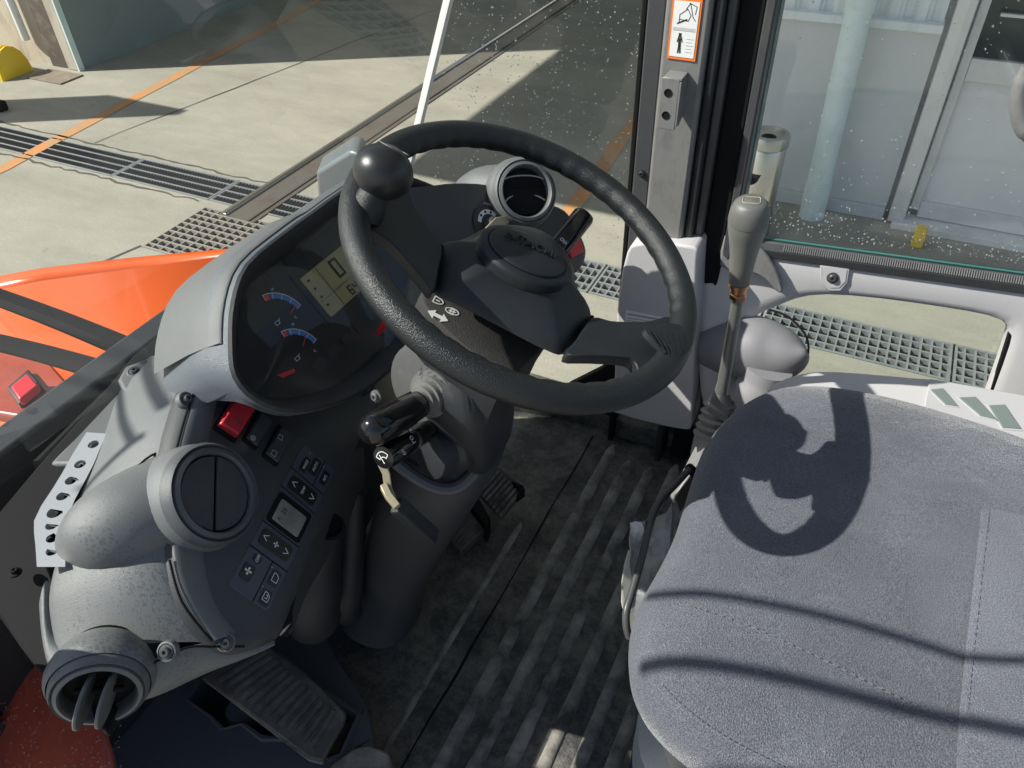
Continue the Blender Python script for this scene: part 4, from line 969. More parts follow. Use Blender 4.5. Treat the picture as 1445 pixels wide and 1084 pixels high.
# cluster face
fc = [KC(s, t, .004) for s, t in inset(O1, .022)]
clu = mk('instrument_cluster', prism(fc, -KN * .004), 'btn', dash, smooth=False)
def kbox(s0, s1, t0, t1, m, name, d=.005, th=.001, r=.002): return mk(name, prism(rrect(KC((s0 + s1) / 2, (t0 + t1) / 2, d), EY, -KT, s1 - s0, t1 - t0, r), -KN * th), m, clu, smooth=False)
def fs(px, py, d=.0):
    p = P(px, py, (KO + KN * d, KN)) - KO; return p.dot(EY), p.dot(KT)
kbox(-.062, .062, -.048, .028, 'btn', 'display_frame', .0052)
kbox(-.053, .053, -.038, .020, 'lcd', 'display', .0056)
def seg7(o, h, wd, ch, up_, rt_, n_):
    S = {'0': 'abcdef', '6': 'acdefg', '4': 'bcfg'}[ch]; k = h / 2; w2 = h * .28
    pt = {'a': ((-w2, k), (w2, k)), 'b': ((w2, k), (w2, 0)), 'c': ((w2, 0), (w2, -k)), 'd': ((-w2, -k), (w2, -k)), 'e': ((-w2, 0), (-w2, -k)), 'f': ((-w2, k), (-w2, 0)), 'g': ((-w2, 0), (w2, 0))}
    ps = []
    for c in S:
        (x0, y0), (x1, y1) = pt[c]; x0, x1, y0, y1 = x0 * .9, x1 * .9, y0 * .93 + (y1 * .07), y1 * .93 + y0 * .07
        ps.append(polyline([o + rt_ * x0 + up_ * y0, o + rt_ * x1 + up_ * y1], wd, n_))
    return join(*ps)
s0, t0 = fs(472, 380); s1_, t1_ = fs(493, 410)
mk('speed_digit', seg7(KC(s0, t0 , .006), .022, .0032, '0', -KT, EY, KN), 'lcdline', clu, smooth=False)
mk('counter_digits', join(seg7(KC(s1_ - .002, t1_, .006), .011, .0017, '6', -KT, EY, KN), seg7(KC(s1_ + .008, t1_, .006), .011, .0017, '4', -KT, EY, KN)), 'lcdline', clu, smooth=False)
mk('display_rules', join(polyline([KC(-.052, -.001, .006), KC(.052, -.001, .006)], .0004, KN), polyline([KC(-.025, -.037, .006), KC(-.025, .019, .006)], .0004, KN)), 'lcdline', clu, smooth=False)
mk('display_icons', join(*[wbox(0, 0, 0, 0, 0, 0)] + [prism(rrect(KC(-.045, -.030 + .012 * k, .006), EY, -KT, .004, .003, .001), KN * .0002) for k in range(4)]), 'lcdline', clu, smooth=False)
def gauge(cs, ct, r, a0, a1, an_, flip=1):
    def pt(a, q): return KC(cs + q * math.cos(a), ct - q * math.sin(a), .0056)
    def band(a0_, a1_, q0, q1, n=14):
        vs_ = []; f_ = []
        for i in range(n + 1):
            a = a0_ + (a1_ - a0_) * i / n; vs_ += [pt(a, q0), pt(a, q1)]
        for i in range(n): f_.append((2 * i, 2 * i + 2, 2 * i + 3, 2 * i + 1))
        return vs_, f_
    g_ = mk('gauge_scale', band(a0 + (a1 - a0) * .18, a1, r * .86, r), 'blue', clu, smooth=False)
    mk('gauge_red_zone', band(a0, a0 + (a1 - a0) * .15, r * .84, r), 'needle', clu, smooth=False)
    mk('gauge_ticks', join(*[polyline([pt(a0 + (a1 - a0) * f, r * .84), pt(a0 + (a1 - a0) * f, r * 1.04)], .0006, KN) for f in (0, .25, .5, .75, 1)] + [band(a0, a1, r * 1.02, r * 1.05)]), 'gaugewhite', clu, smooth=False)
    mk('gauge_needle', prism([pt(an_, r * .45) + KN * .003, pt(an_ + .03, r * .5) + KN * .003, pt(an_ + .004, r * 1.0) + KN * .003, pt(an_ - .004, r * 1.0) + KN * .003, pt(an_ - .03, r * .5) + KN * .003], KN * .001), 'needle', clu, smooth=False)
ga = fs(393, 442); gb = fs(419, 492)
R1 = math.radians
gauge(ga[0] - .012, ga[1] + .012, .038, R1(80), R1(5), R1(12)); gauge(gb[0] - .012, gb[1] + .010, .036, R1(80), R1(5), R1(30))
gauge(.100, -.012, .038, R1(175), R1(95), R1(160)); gauge(.135, .035, .036, R1(175), R1(95), R1(120))
mk('gauge_letters', join(*[text(c, KC(*fs(a, b), .0058), EY, -KT, .005, .0001) for c, a, b in (('H', 381, 411), ('C', 414, 450), ('H', 410, 460), ('C', 441, 497))]), 'gaugewhite', clu, smooth=False)
mk('fluid_icon', join(*[join(polyline([KC(s - .003, t + .002, .0058), KC(s + .003, t + .002, .0058), KC(s + .003, t - .002, .0058), KC(s - .003, t - .002, .0058), KC(s - .003, t + .002, .0058)], .0006, KN), polyline([KC(s + .003, t, .0058), KC(s + .006, t - .003, .0058)], .0006, KN)) for s, t in (fs(388, 458), fs(416, 508))]), 'gaugewhite', clu, smooth=False)
mk('lamp_windows', join(*[prism(rrect(KC(-.105 + .03 * k, -.062, .0052), EY, -KT, .02, .010, .003), KN * .0003) for k in range(8)] + [prism(rrect(KC(-.11 + .028 * k, .052, .0052), EY, -KT, .018, .012, .003), KN * .0003) for k in range(8)]), 'dark', clu, smooth=False)
mk('red_warning_strip', prism([KC(*fs(386, 532), .007), KC(*fs(410, 523), .007), KC(*fs(411, 528), .007), KC(*fs(394, 536), .007)], KN * .002), 'redglow', clu, smooth=False)
mk('cluster_lens', prism([KC(s, t, .012) for s, t in inset(O1, .0205)], -KN * .001), 'clear', clu, smooth=False)
tg = fs(536, 461, .03)
e2 = mk('red_toggle', tube(catmull([KC(tg[0], tg[1] + .006, .02), KC(tg[0], tg[1], .04), KC(tg[0] + .006, tg[1] - .004, .052), KC(tg[0] + .014, tg[1] - .003, .056)], n=4), [.003] * 4 + [.004] * 4 + [.0038] * 4 + [.003], 12), 'redglow', dash)
# dark lower dash under the binnacle: knee panel
kn = [[V((-.56, .30, .46)), V((-.55, .44, .50)), V((-.53, .55, .53)), V((-.53, .70, .55)), V((-.54, .86, .54)), V((-.55, .98, .50))],
      [V((-.62, .30, .36)), V((-.60, .44, .40)), V((-.585, .55, .43)), V((-.58, .70, .45)), V((-.60, .86, .44)), V((-.62, .98, .40))],
      [V((-.70, .30, .2)), V((-.67, .44, .22)), V((-.66, .55, .25)), V((-.66, .70, .25)), V((-.68, .86, .25)), V((-.72, .98, .2))],
      [V((-.76, .30, .02)), V((-.70, .44, .03)), V((-.70, .55, .02)), V((-.70, .70, .0)), V((-.74, .86, .0)), V((-.78, .98, .0))]]
mk('knee_panel', loft(kn, closed=False), 'dark', dash, sub=2, solid=.01)
# upper deck between binnacle and glass
mk('deck', prism([V((-.66, .34, .60)), V((-.60, .48, .60)), V((-.60, .9, .60)), V((-.62, 1.02, .60)), V((-.76, 1.02, .60)), V((-.79, .7, .60)), V((-.78, .46, .60)), V((-.745, .30, .60))], V((0, 0, -.03))), 'dash', dash, bevel=.004)
# moulded bulges on the knee panel (px 410-500, 700-860)
for (px, py, dep_, rr_, ll) in ((452, 790, 1.08, .042, .30), (500, 780, 1.15, .025, .3)):
    b0 = D(px, py - 90, dep_ + .02); b1 = D(px - 12, py + 70, dep_ + .07)
    mk('moulded_bulge', tube(catmull([b0, b0.lerp(b1, .3), b0.lerp(b1, .7), b1, b1 - EZ * .03], n=4), [rr_ * .9] * 8 + [rr_] * 4 + [rr_ * .95] * 4 + [rr_ * .5], 24), 'dark', dash)
mk('screw_recess', lathe(D(468, 744, .985), -ray(468, 744) + V((0, 0, .3)), [(.017, -.002), (.017, .002), (.013, .003), (.011, -.006), (0, -.008)], 20), 'black', dash)

# --- right hand dash panel (behind the wheel)
RO = D(700, 330, 1.14); RN = V((.80, -.04, .58)).normalized()
def RP(px, py, d=0): return P(px, py, (RO + RN * d, RN))
rp = [(512, 270), (560, 264), (600, 261), (640, 257), (690, 260), (740, 276), (790, 292), (808, 308), (824, 338), (829, 358), (822, 378), (800, 396), (760, 430), (700, 450), (650, 430), (625, 380), (600, 320), (560, 290)]
rps = [RP(p.x, p.y) for p in catmull([V((a, b, 0)) for a, b in rp], True, 3)]
crp = sum(rps, V((0, 0, 0))) / len(rps)
mk('right_panel', loft([[crp + (p - crp) * .93 + RN * .001 for p in rps], [crp + (p - crp) * .975 + RN * .0 for p in rps], [p - RN * .008 for p in rps], [crp + (p - crp) * 1.02 - RN * .03 for p in rps], [crp + (p - crp) * 1.02 - RN * .09 for p in rps]], cap0=True), 'charcoal', dash, ang=60)
dc = RP(692, 320, .002); ru = c2w(V((1, .1, 0))); ru = (ru - RN * ru.dot(RN)).normalized(); rv = RN.cross(ru)
if rv.z < 0: rv = -rv
dial = mk('dial_plate', lathe(dc, RN, [(.034, -.001), (.034, .0008), (.033, .001), (0, .001)], 40), 'dark', dash)
vs = []; fs_ = []
for i in range(25):
    a = R1(60 + 130 * i / 24); vs += [dc + (ru * math.cos(a) + rv * math.sin(a)) * .019 + RN * .0016, dc + (ru * math.cos(a) + rv * math.sin(a)) * .026 + RN * .0016]
for i in range(24): fs_.append((2 * i, 2 * i + 2, 2 * i + 3, 2 * i + 1))
mk('dial_scale', (vs, fs_), 'gaugewhite', dial, smooth=False)
mk('dial_dots', join(*[lathe(dc + (ru * math.cos(R1(a)) + rv * math.sin(R1(a))) * .0225, RN, [(.0022, 0), (.0022, .002), (0, .002)], 10) for a in (70, 100, 130, 160)]), 'black', dial)
mk('dial_letters', join(*[polyline([dc + rv * (.029 + .001 * k) - ru * (.018 - .003 * k) + RN * .0016, dc + rv * (.0315 + .001 * k) - ru * (.019 - .003 * k) + RN * .0016], .001, RN) for k in range(5)], polyline([dc + rv * .028 + ru * .012 + RN * .0016, dc + rv * .031 + ru * .014 + RN * .0016], .0015, RN)), 'print', dial, smooth=False)
mk('dial_knob', lathe(dc, RN, [(.013, 0), (.012, .012), (.010, .014), (0, .014)], 24), 'charcoal', dial)
kp = [RP(683, 323, .014), RP(697, 308, .014), RP(718, 305, .014), RP(716, 316, .014), RP(699, 322, .014), RP(692, 330, .014)]
mk('dial_pointer', prism(kp, RN * .004), 'khaki', dial, bevel=.001)
mk('red_rocker', prism([RP(800, 347, .002), RP(817, 339, .002), RP(821, 356, .002), RP(804, 366, .002)], RN * .005), 'red', dash, bevel=.0015, label='red rocker switch at the right end')

# ================================================================== STEERING WHEEL
whl = empty('steering_wheel', WHC, 'black padded two spoke steering wheel with a domed hub', 'steering wheel')
RR, RT = .1845, .0158
vs = []; fs_ = []; N1, N2 = 160, 20
for i in range(N1):
    a = 2 * math.pi * i / N1; er = WA * math.cos(a) + WB * math.sin(a)
    grip = .0011 * max(0, math.sin(a * 46)) if not (R1(-14) < (a if a < math.pi else a - 2 * math.pi) < R1(14)) else 0
    for k in range(N2):
        b = 2 * math.pi * k / N2; inner_ = max(0, -math.cos(b))
        r = RT * (1 - .05 * abs(math.sin(b))) - grip * inner_ * 1.6
        vs.append(WHC + er * (RR + r * math.cos(b)) + WN * (r * math.sin(b)))
for i in range(N1):
    for k in range(N2): fs_.append((i * N2 + k, i * N2 + (k + 1) % N2, ((i + 1) % N1) * N2 + (k + 1) % N2, ((i + 1) % N1) * N2 + k))
mk('rim', (vs, fs_), 'rubber', whl, ang=180)
def wl(pxs, c, closed=True, n=3):
    p = [WP(a, b, c) for a, b in pxs]
    return catmull(p, closed, n) if n > 1 else p
# hub shell
hubpx = [(621, 347), (640, 343), (664, 333), (686, 322), (722, 319), (764, 328), (794, 352), (808, 378), (812, 402), (822, 424), (834, 446), (815, 474), (795, 500), (770, 494), (730, 474), (680, 448), (640, 428), (613, 414), (616, 380)]
H0 = wl(hubpx, -.056); H1 = wl(hubpx, -.040); ch = sum(H1, V((0, 0, 0))) / len(H1)
def sc(loop, k, up_): return [ch + (p - ch) * k + WN * up_ for p in loop]
mk('hub_cover', loft([H0, H1, sc(H1, .975, .0035), sc(H1, .86, .013), sc(H1, .6, .026), sc(H1, .25, .032)], cap1=True, cap0=True), 'hub', whl, ang=55)
# oval emblem pad
ec = WP(741, 362, -.003); eu = (WP(790, 385, .0) - WP(692, 340, .0)).normalized(); ev = WN.cross(eu)
prof = []
loops = []
for k, h in ((1.0, -.022), (1.0, .0), (.985, .003), (.9, .006), (.6, .0095), (.25, .011)):
    loops.append([ec + eu * .052 * k * math.cos(2 * math.pi * i / 48) + ev * .040 * k * math.sin(2 * math.pi * i / 48) + WN * h for i in range(48)])
pad = mk('hub_dome', loft(loops, cap1=True), 'hub', whl, ang=50)
loops = []
for k, h in ((1.02, -.0005), (1.0, .0012), (.96, .0022), (.8, .0036), (.4, .0048), (.1, .005)):
    loops.append([ec - ev * .002 + eu * .043 * k * math.cos(2 * math.pi * i / 48) + ev * .0285 * k * math.sin(2 * math.pi * i / 48) + WN * (h + .0075) for i in range(48)])
emb = mk('emblem_plate', loft(loops, cap1=True), 'hub', whl, ang=50)
mk('groove_ring', tube([ec - ev * .002 + eu * .0438 * math.cos(2 * math.pi * i / 48) + ev * .0292 * math.sin(2 * math.pi * i / 48) + WN * .0072 for i in range(48)], .0009, 6, closed=True), 'black', emb)
mk('lettering', text('HITACHI', ec + ev * .005 + WN * .0136, eu, ev, .0150, .0010), 'hub', emb, smooth=False)
# spokes
def spoke(pxs, c0_, name='spoke'):
    t0_ = []
    for a_px, b_px in pxs:
        p = WP(a_px, b_px, 0)
        for _ in range(3):
            d_ = p - WHC; r_ = math.hypot(d_.dot(WA), d_.dot(WB)); p = WP(a_px, b_px, c0_ - .036 * max(0, min(1, (.135 - r_) / .065)))
        t0_.append(p)
    t0_ = catmull(t0_, True, 3); b0_ = [p - WN * .016 for p in t0_]; cc = sum(t0_, V((0, 0, 0))) / len(t0_)
    return mk(name, prism(t0_, -WN * .015), 'hub', whl, ang=40, bevel=.005, seg=4)
sp1 = spoke([(624, 348), (604, 318), (585, 290), (575, 262), (560, 250), (520, 262), (492, 290), (488, 318), (510, 318), (532, 328), (552, 342), (574, 366), (594, 390), (612, 409), (619, 380)], -.004)
sp2 = spoke([(836, 448), (862, 452), (890, 454), (918, 452), (946, 446), (968, 462), (966, 492), (946, 520), (905, 546), (897, 540), (900, 520), (893, 508), (874, 504), (840, 502), (800, 499), (816, 476)], -.004)
mk('spoke_gap', tube([WP(623, 347, -.036), WP(618, 380, -.034), WP(612, 412, -.036)], .0022, 8), 'black', sp1)
mk('spoke_gap', tube([WP(836, 447, -.036), WP(816, 474, -.034), WP(797, 500, -.036)], .0022, 8), 'black', sp2)
# ribbed thumb grips
gpx = [(905, 470), (922, 463), (946, 461), (968, 470), (975, 484), (968, 500), (955, 516), (940, 505), (922, 490)]
g0 = wl(gpx, .006); cg = sum(g0, V((0, 0, 0))) / len(g0)
tg2 = mk('thumb_grip', loft([g0, [p + WN * .0065 for p in [cg + (q - cg) * .97 for q in g0]], [p + WN * .009 for p in [cg + (q - cg) * .6 for q in g0]]], cap0=True, cap1=True), 'hub', whl, ang=60)
for i in range(7):
    f = i / 6; a = V((918 + 38 * f, 466 + 0 * f)); 
    p0_, p1_ = WP(915 + 8.5 * i, 466 + 1.2 * i, .0145), WP(934 + 5.5 * i, 497 + 1.5 * i if i < 4 else 503 - 3 * (i - 4), .0145)
    mk('grip_line', rod(p0_, p1_, .0007, 6), 'black', tg2)
# spinner knob
kb = WP(523, 283, .010); kd = (WN * 1.0 + WA * .0).normalized()
kc_ = D(541, 243, .742)
kax = (kc_ - kb).normalized(); L_ = (kc_ - kb).length
kn_ = empty('spinner_knob', kb, 'round black spinner knob clamped on the upper left of the wheel rim', 'wheel knob')
mk('collar', lathe(kb - kax * .012, kax, [(.018, -.006), (.0185, .004), (.016, .012), (.0145, .018), (.014, L_ + .002)], 32), 'rubber', kn_, ang=50)
pr = []
for i in range(15):
    a = R1(-62 + 146 * i / 14); pr.append((.0295 * math.cos(a), .0265 * math.sin(a)))
mk('knob', lathe(kc_, kax, [(.0115, -.0275)] + pr + [(0, .0267)], 40), 'knobblk', kn_, ang=70)
mk('cap_ring', tube([kc_ + kax * .0247 + (frame(kax)[0] * math.cos(a) + frame(kax)[1] * math.sin(a)) * .0150 for a in [2 * math.pi * k / 40 for k in range(40)]], .0007, 6, closed=True), 'dash', kn_)

# ================================================================== STEERING COLUMN
colm = empty('steering_column', WH(0, 0, -.3), 'dark steering column with a textured top cover printed with white arrows', 'steering column')
# top shroud in wheel axes
tp = [(597, 405), (612, 398), (660, 410), (745, 480), (744, 492), (700, 562), (690, 566), (600, 520), (560, 468)]
T0 = [WP(a, b, -.075) for a, b in [(600, 404), (628, 380), (700, 420), (762, 466), (772, 486), (745, 514), (722, 535), (712, 534), (680, 512), (628, 468), (594, 428)]]
T0 = catmull(T0, True, 2); ct_ = sum(T0, V((0, 0, 0))) / len(T0)
mk('top_cover', loft([[ct_ + (p - ct_) * .93 + WN * .003 for p in T0], [ct_ + (p - ct_) * .98 + WN * .0015 for p in T0], [p - WN * .003 for p in T0], [p - WN * .03 for p in T0]], cap0=True), mat('grainy_black_cover', (.028, .026, .026), .75, grain=1.0, gscale=950, dirt=.25, dcol=(.1, .09, .08), dscale=120), colm, ang=60)
mk('lower_cover', loft([[p - WN * .031 for p in T0], [ct_ + (p - ct_) * 1.02 - WN * .045 for p in T0], [ct_ + (p - ct_) * .95 - WN * .10 + WA * .01 for p in T0], [ct_ + (p - ct_) * .8 - WN * .125 + WA * .01 for p in T0]], cap1=True), 'dark', colm, ang=60)
# printed marks
def cm(px, py): return WP(px, py, -.0715)
def arrow2(cx, cy):
    u_ = (cm(cx + 20, cy + 10) - cm(cx - 20, cy - 10)).normalized(); v_ = WN.cross(u_); o_ = cm(cx, cy); L2 = (cm(cx + 14, cy + 8) - o_).length
    pts = [(-1, 0), (-.35, .55), (-.35, .2), (.35, .2), (.35, .55), (1, 0), (.35, -.55), (.35, -.2), (-.35, -.2), (-.35, -.55)]
    return prism([o_ + u_ * a * L2 + v_ * b * L2 for a, b in pts], WN * .0002), u_, v_, o_, L2
ar, au, av, ao, aL = arrow2(618, 446)
mk('arrow_print', ar, 'white', colm, smooth=False)
def lampm(cx, cy, fl_, s):
    o_ = cm(cx, cy); pts = [o_ + au * fl_ * (.9 * s) * math.cos(R1(a)) + av * s * .6 * math.sin(R1(a)) for a in range(-90, 91, 20)]
    return join(polyline(pts + [o_ - av * -s * .6 - au * fl_ * s * .5, o_ - av * s * .6 - au * fl_ * s * .5, pts[0]], .0013, WN, .0002), polyline([o_ - au * fl_ * .2 * s, o_ + au * fl_ * .35 * s], .0012, WN, .0002))
mk('lamp_print', lampm(617, 424, 1, .0075), 'white', colm, smooth=False)
mk('lamp_print', lampm(636, 439, -1, .0065), 'white', colm, smooth=False)
mk('lamp_print', lampm(640, 440, 1, .0065), 'white', colm, smooth=False)
# front face of the column below the wheel + main shaft housing + molded pedestal
cb = D(672, 600, .93)
def D_(px, py, d): return D(px, py, d)
col_loops = []
for px, py, d, w_, q in ((655, 500, .86, .060, .05), (660, 560, .90, .055, .05), (668, 610, .95, .048, .045), (668, 650, 1.0, .030, .03)):
    c_ = D_(px, py, d); u_ = c2w(V((1, 0, 0))); n__ = WN; u_, v_, _ = frame(WN * .6 + EZ * .4, EY)
    col_loops.append([c_ + u_ * w_ * math.copysign(abs(math.cos(a)) ** .6, math.cos(a)) + v_ * q * math.copysign(abs(math.sin(a)) ** .6, math.sin(a)) for a in [2 * math.pi * k / 28 for k in range(28)]])
mk('shaft_housing', loft(col_loops, cap0=True, cap1=True), 'dark', colm, sub=1)
mk('key_cover', prism([D(596, 560, .92), D(700, 560, .93), D(718, 572, .94), D(713, 602, .95), D(655, 668, .95), D(646, 668, .95), D(600, 642, .93), D(588, 610, .92)], WN * -.06 + V((-.03, .02, 0))), 'dark', colm, bevel=.008, seg=4, ang=50)
lipp = catmull([D(716, 585, .965), D(712, 612, .97), D(690, 640, .975), D(655, 682, .98), D(625, 690, .98), D(590, 676, .975), D(555, 650, .97)], n=4)
mk('pedestal_lip', tube(lipp, .0085, 10), 'charcoal2', colm)
ped = []
for px, py, d, w_, q in ((650, 598, 1.02, .060, .068), (636, 640, 1.05, .074, .072), (606, 695, 1.13, .080, .072), (576, 765, 1.24, .066, .060), (548, 840, 1.33, .058, .055), (540, 862, 1.35, .070, .065)):
    c_ = D_(px, py, d); u_, v_, _ = frame(EZ, EY)
    ped.append([c_ + u_ * w_ * math.copysign(abs(math.cos(a)) ** .75, math.cos(a)) + v_ * q * math.copysign(abs(math.sin(a)) ** .75, math.sin(a)) for a in [2 * math.pi * k / 32 for k in range(32)]])
mk('pedestal', loft(ped, cap0=True), 'charcoal', colm, sub=1)
# left side housing the lever boot sits on
lh = D(604, 545, .868)
bd = (D(528, 608, .78) - D(608, 560, .855)).normalized()      # lever direction
mk('side_housing', tube(catmull([lh + WN * .01 - bd * .05, lh - bd * .03, lh - bd * .01, lh + bd * .004], n=4), [.05] * 4 + [.056] * 4 + [.052] * 4 + [.044], 32), mat('dusty_column_side', (.095, .095, .095), .5, grain=.3, dirt=.5, dcol=(.18, .175, .16), dscale=14), colm, ang=60)
mk('lower_pod', tube(catmull([D(668, 580, .95), D(652, 612, .93), D(625, 630, .915), D(600, 640, .90)], n=4), [.03] * 4 + [.038] * 4 + [.033] * 4 + [.02], 28), 'dark', colm)
screw(D(531, 559, .88), bd, .005, colm, 'dash', 'knob_screw')
# gear/direction lever
dl = empty('direction_lever', D(606, 566, .885), 'glossy black knob lever sticking out of a grey rubber boot left of the column', 'lever')
B = D(611, 556, .862)
bt = []
for i in range(7):
    r = .038 - .0042 * i; h = .006 * i; bt += [(r, h), (r - .0005, h + .0035), (r - .0035, h + .0042)]
mk('boot', lathe(B - bd * .012, bd, [(.040, -.01)] + bt + [(.008, .042)], 36), mat('dusty_grey_rubber', (.11, .11, .105), .6, dirt=.5, dcol=(.22, .21, .19), dscale=14), dl, ang=40)
K0 = D(592, 570, .845); K1 = D(529, 606, .785)
Lk = (K1 - K0).length
mk('knob', lathe(K0, (K1 - K0), [(.010, -.004), (.0155, .002), (.0165, Lk * .3), (.0178, Lk * .75), (.0183, Lk * .95), (.0165, Lk * 1.08), (.012, Lk * 1.16), (.005, Lk * 1.195), (0, Lk * 1.2)], 32), 'gloss', dl, ang=60)
for k in range(5):
    u_, v_, n_ = frame(K1 - K0); a = R1(20 + 30 * k); dd = u_ * math.cos(a) + v_ * math.sin(a)
    mk('flute', rod(K0 + dd * .0158 + n_ * .004, K0 + dd * .0172 + n_ * Lk * .8, .0013, 6), 'gloss', dl)
# wiper stalk
ws = empty('wiper_stalk', D(590, 616, .87), 'short black twist stalk with white wiper symbols under the direction lever knob', 'stalk')
W0 = D(598, 610, .872); W1 = D(541, 646, .80); Lw = (W1 - W0).length; wu, wv, wn = frame(W1 - W0)
mk('stalk', lathe(W0, wn, [(.009, -.02), (.0125, 0), (.0125, Lw * .3), (.0105, Lw * .32), (.0105, Lw * .4), (.0135, Lw * .42), (.0135, Lw * .97), (.0122, Lw), (0, Lw + .0005)], 32), 'gloss', ws, ang=40)
W2 = W0 + wn * (Lw + .001)
ww = c2w(V((1, -.3, 0))); ww = (ww - wn * ww.dot(wn)).normalized(); wz = wn.cross(ww); wz = wz if wz.z > 0 else -wz
arcp = [W2 + ww * .009 * math.cos(R1(a)) + wz * (-.004 + .011 * math.sin(R1(a))) for a in range(35, 146, 11)]
arcq = [W2 + ww * .005 * math.cos(R1(a)) + wz * (-.004 + .005 * math.sin(R1(a))) for a in range(35, 146, 11)]
mk('wiper_print', join(polyline(arcp, .0009, wn), polyline(arcq, .0009, wn), polyline([arcp[0], arcq[0]], .0009, wn), polyline([arcp[-1], arcq[-1]], .0009, wn), polyline([W2 - wz * .006, W2 + wz * .004 - ww * .003], .0009, wn)), 'white', ws, smooth=False)
sd_ = -ray(565, 628); sd_ = (sd_ - wn * sd_.dot(wn)).normalized(); st_ = wn.cross(sd_)
def onst(f, side=0.0): return W0 + wn * Lw * f + (sd_ * math.cos(side) + st_ * math.sin(side)) * .0138
mk('stalk_print', join(text('LO', onst(.52, .0), st_, -wn, .0075, .0001), text('OFF', onst(.80, -.35), st_, -wn, .006, .0001)), 'white', ws, smooth=False)
# right hand stalk
rs_ = empty('indicator_stalk', D(790, 355, 1.0), 'glossy black turn signal stalk pointing up right behind the wheel hub', 'stalk')
Q0 = D(770, 372, .95); Q1 = D(826, 302, .96); Lq = (Q1 - Q0).length; qd = (Q1 - Q0).normalized()
mk('stalk', lathe(Q0, qd, [(.009, -.03), (.012, 0), (.0125, Lq * .3), (.0142, Lq * .32), (.0142, Lq * .95), (.012, Lq), (.0, Lq)], 32), 'gloss', rs_, ang=40)
mk('joint_sleeve', lathe(Q0, qd, [(.0128, .002), (.0132, Lq * .29)], 32), 'charcoal', rs_)
sq_ = -ray(800, 340); sq_ = (sq_ - qd * sq_.dot(qd)).normalized(); sp_ = qd.cross(sq_)
mk('stalk_print', join(text('OFF', Q0 + qd * Lq * .40 + sq_ * .0145, sp_, -qd, .006, .0001), lathe(Q0 + qd * Lq * .28 + sq_ * .0134, sq_, [(.0011, 0), (.0011, .0003), (0, .0003)], 8)), 'white', rs_, smooth=False)
# tilt lever
tl_ = empty('tilt_lever', D(555, 700, .9), 'khaki metal bracket with a square black handle below the stalk', 'lever')
def flatbar(pts, wv_, th, m, name, parent, bev=.0008):
    pts = [V(p) for p in pts]; loops = []
    for i, p in enumerate(pts):
        t = (pts[min(len(pts) - 1, i + 1)] - pts[max(0, i - 1)]).normalized(); s = V(wv_); s = (s - t * s.dot(t)).normalized(); n = t.cross(s)
        w2 = th[0] / 2; h2 = th[1] / 2; loops.append([p + s * w2 + n * h2, p - s * w2 + n * h2, p - s * w2 - n * h2, p + s * w2 - n * h2])
    return mk(name, loft(loops, cap0=True, cap1=True), m, parent, bevel=bev, ang=30)
hx = c2w(V((1, .2, 0)))
flatbar([D(538, 654, .86), D(545, 668, .865), D(548, 690, .87), D(557, 712, .875)], hx, (.009, .003), 'khaki', 'bracket', tl_)
flatbar([D(541, 686, .868), D(548, 700, .862), D(561, 716, .858)], hx, (.008, .012), 'khaki', 'bracket_foot', tl_)
flatbar([D(559, 712, .872), D(612, 758, .93)], hx, (.013, .020), 'dark', 'handle', tl_, .002)

# ================================================================== TALL LEVER
tv = empty('tall_lever', D(1018, 565, 1.14), 'tall lever with a smooth grey knob rising between seat and right wall', 'lever')
A1_ = D(1018, 556, 1.16); A2_ = D(1041, 424, 1.05); A3_ = D(1043, 400, 1.03); A4_ = D(1058, 300, .955)
dk = (A4_ - A3_).normalized(); Lk = (A4_ - A3_).length
mk('rod', tube([A1_ - EZ * .03, A1_, A1_.lerp(A2_, .15) , A2_, A3_], [.0125, .0115, .0088, .0082, .0082], 20), 'lever', tv)
mk('lock_nut', lathe(A2_ + (A3_ - A2_) * .1, dk, [(.009, 0), (.012, .002), (.012, .009), (.009, .011)], 6), 'brass', tv, smooth=False)
mk('thread_collar', lathe(A3_ - dk * .012, dk, [(.0115, 0), (.0115, .008), (.014, .009), (.014, .014), (.012, .015)], 24), 'brass', tv)
mk('knob', lathe(A3_ + dk * .002, dk, [(.0125, 0), (.0145, .002), (.0158, Lk * .25), (.0185, Lk * .5), (.0225, Lk * .70), (.0245, Lk * .80), (.0248, Lk * .86)], 36), 'knobgrey', tv, ang=60)
mk('knob_cap', lathe(A3_ + dk * .002, dk, [(.0252, Lk * .865), (.0254, Lk * .90), (.0240, Lk * 1.02), (.0205, Lk * 1.10), (.0165, Lk * 1.135), (0, Lk * 1.15)], 36), 'knobcap', tv, ang=60)
tpu, tpv, _ = frame(dk, V((1, .2, 0)))
mk('cap_outline', tube([p for p in rrect(A3_ + dk * (Lk * 1.146 + .0018), tpu, tpv, .021, .015, .003)], .0005, 5, closed=True), 'tan', tv)
bl_ = []
for i in range(5): bl_ += [(.030 - .002 * i, .012 * i), (.033 - .002 * i, .012 * i + .006), (.024 - .001 * i, .012 * i + .009)]
bb = D(1008, 618, 1.18)
mk('rubber_boot', lathe(bb, (A1_ - bb), [(.032, -.03)] + bl_ + [(.012, .072), (0, .072)], 28), 'dark', tv, ang=40)
blk = D(1018, 570, 1.15)
mk('boot_top', box(blk, WA, EY, EZ, -.02, .02, -.02, .02, -.014, .004), 'dark', tv, bevel=.004)

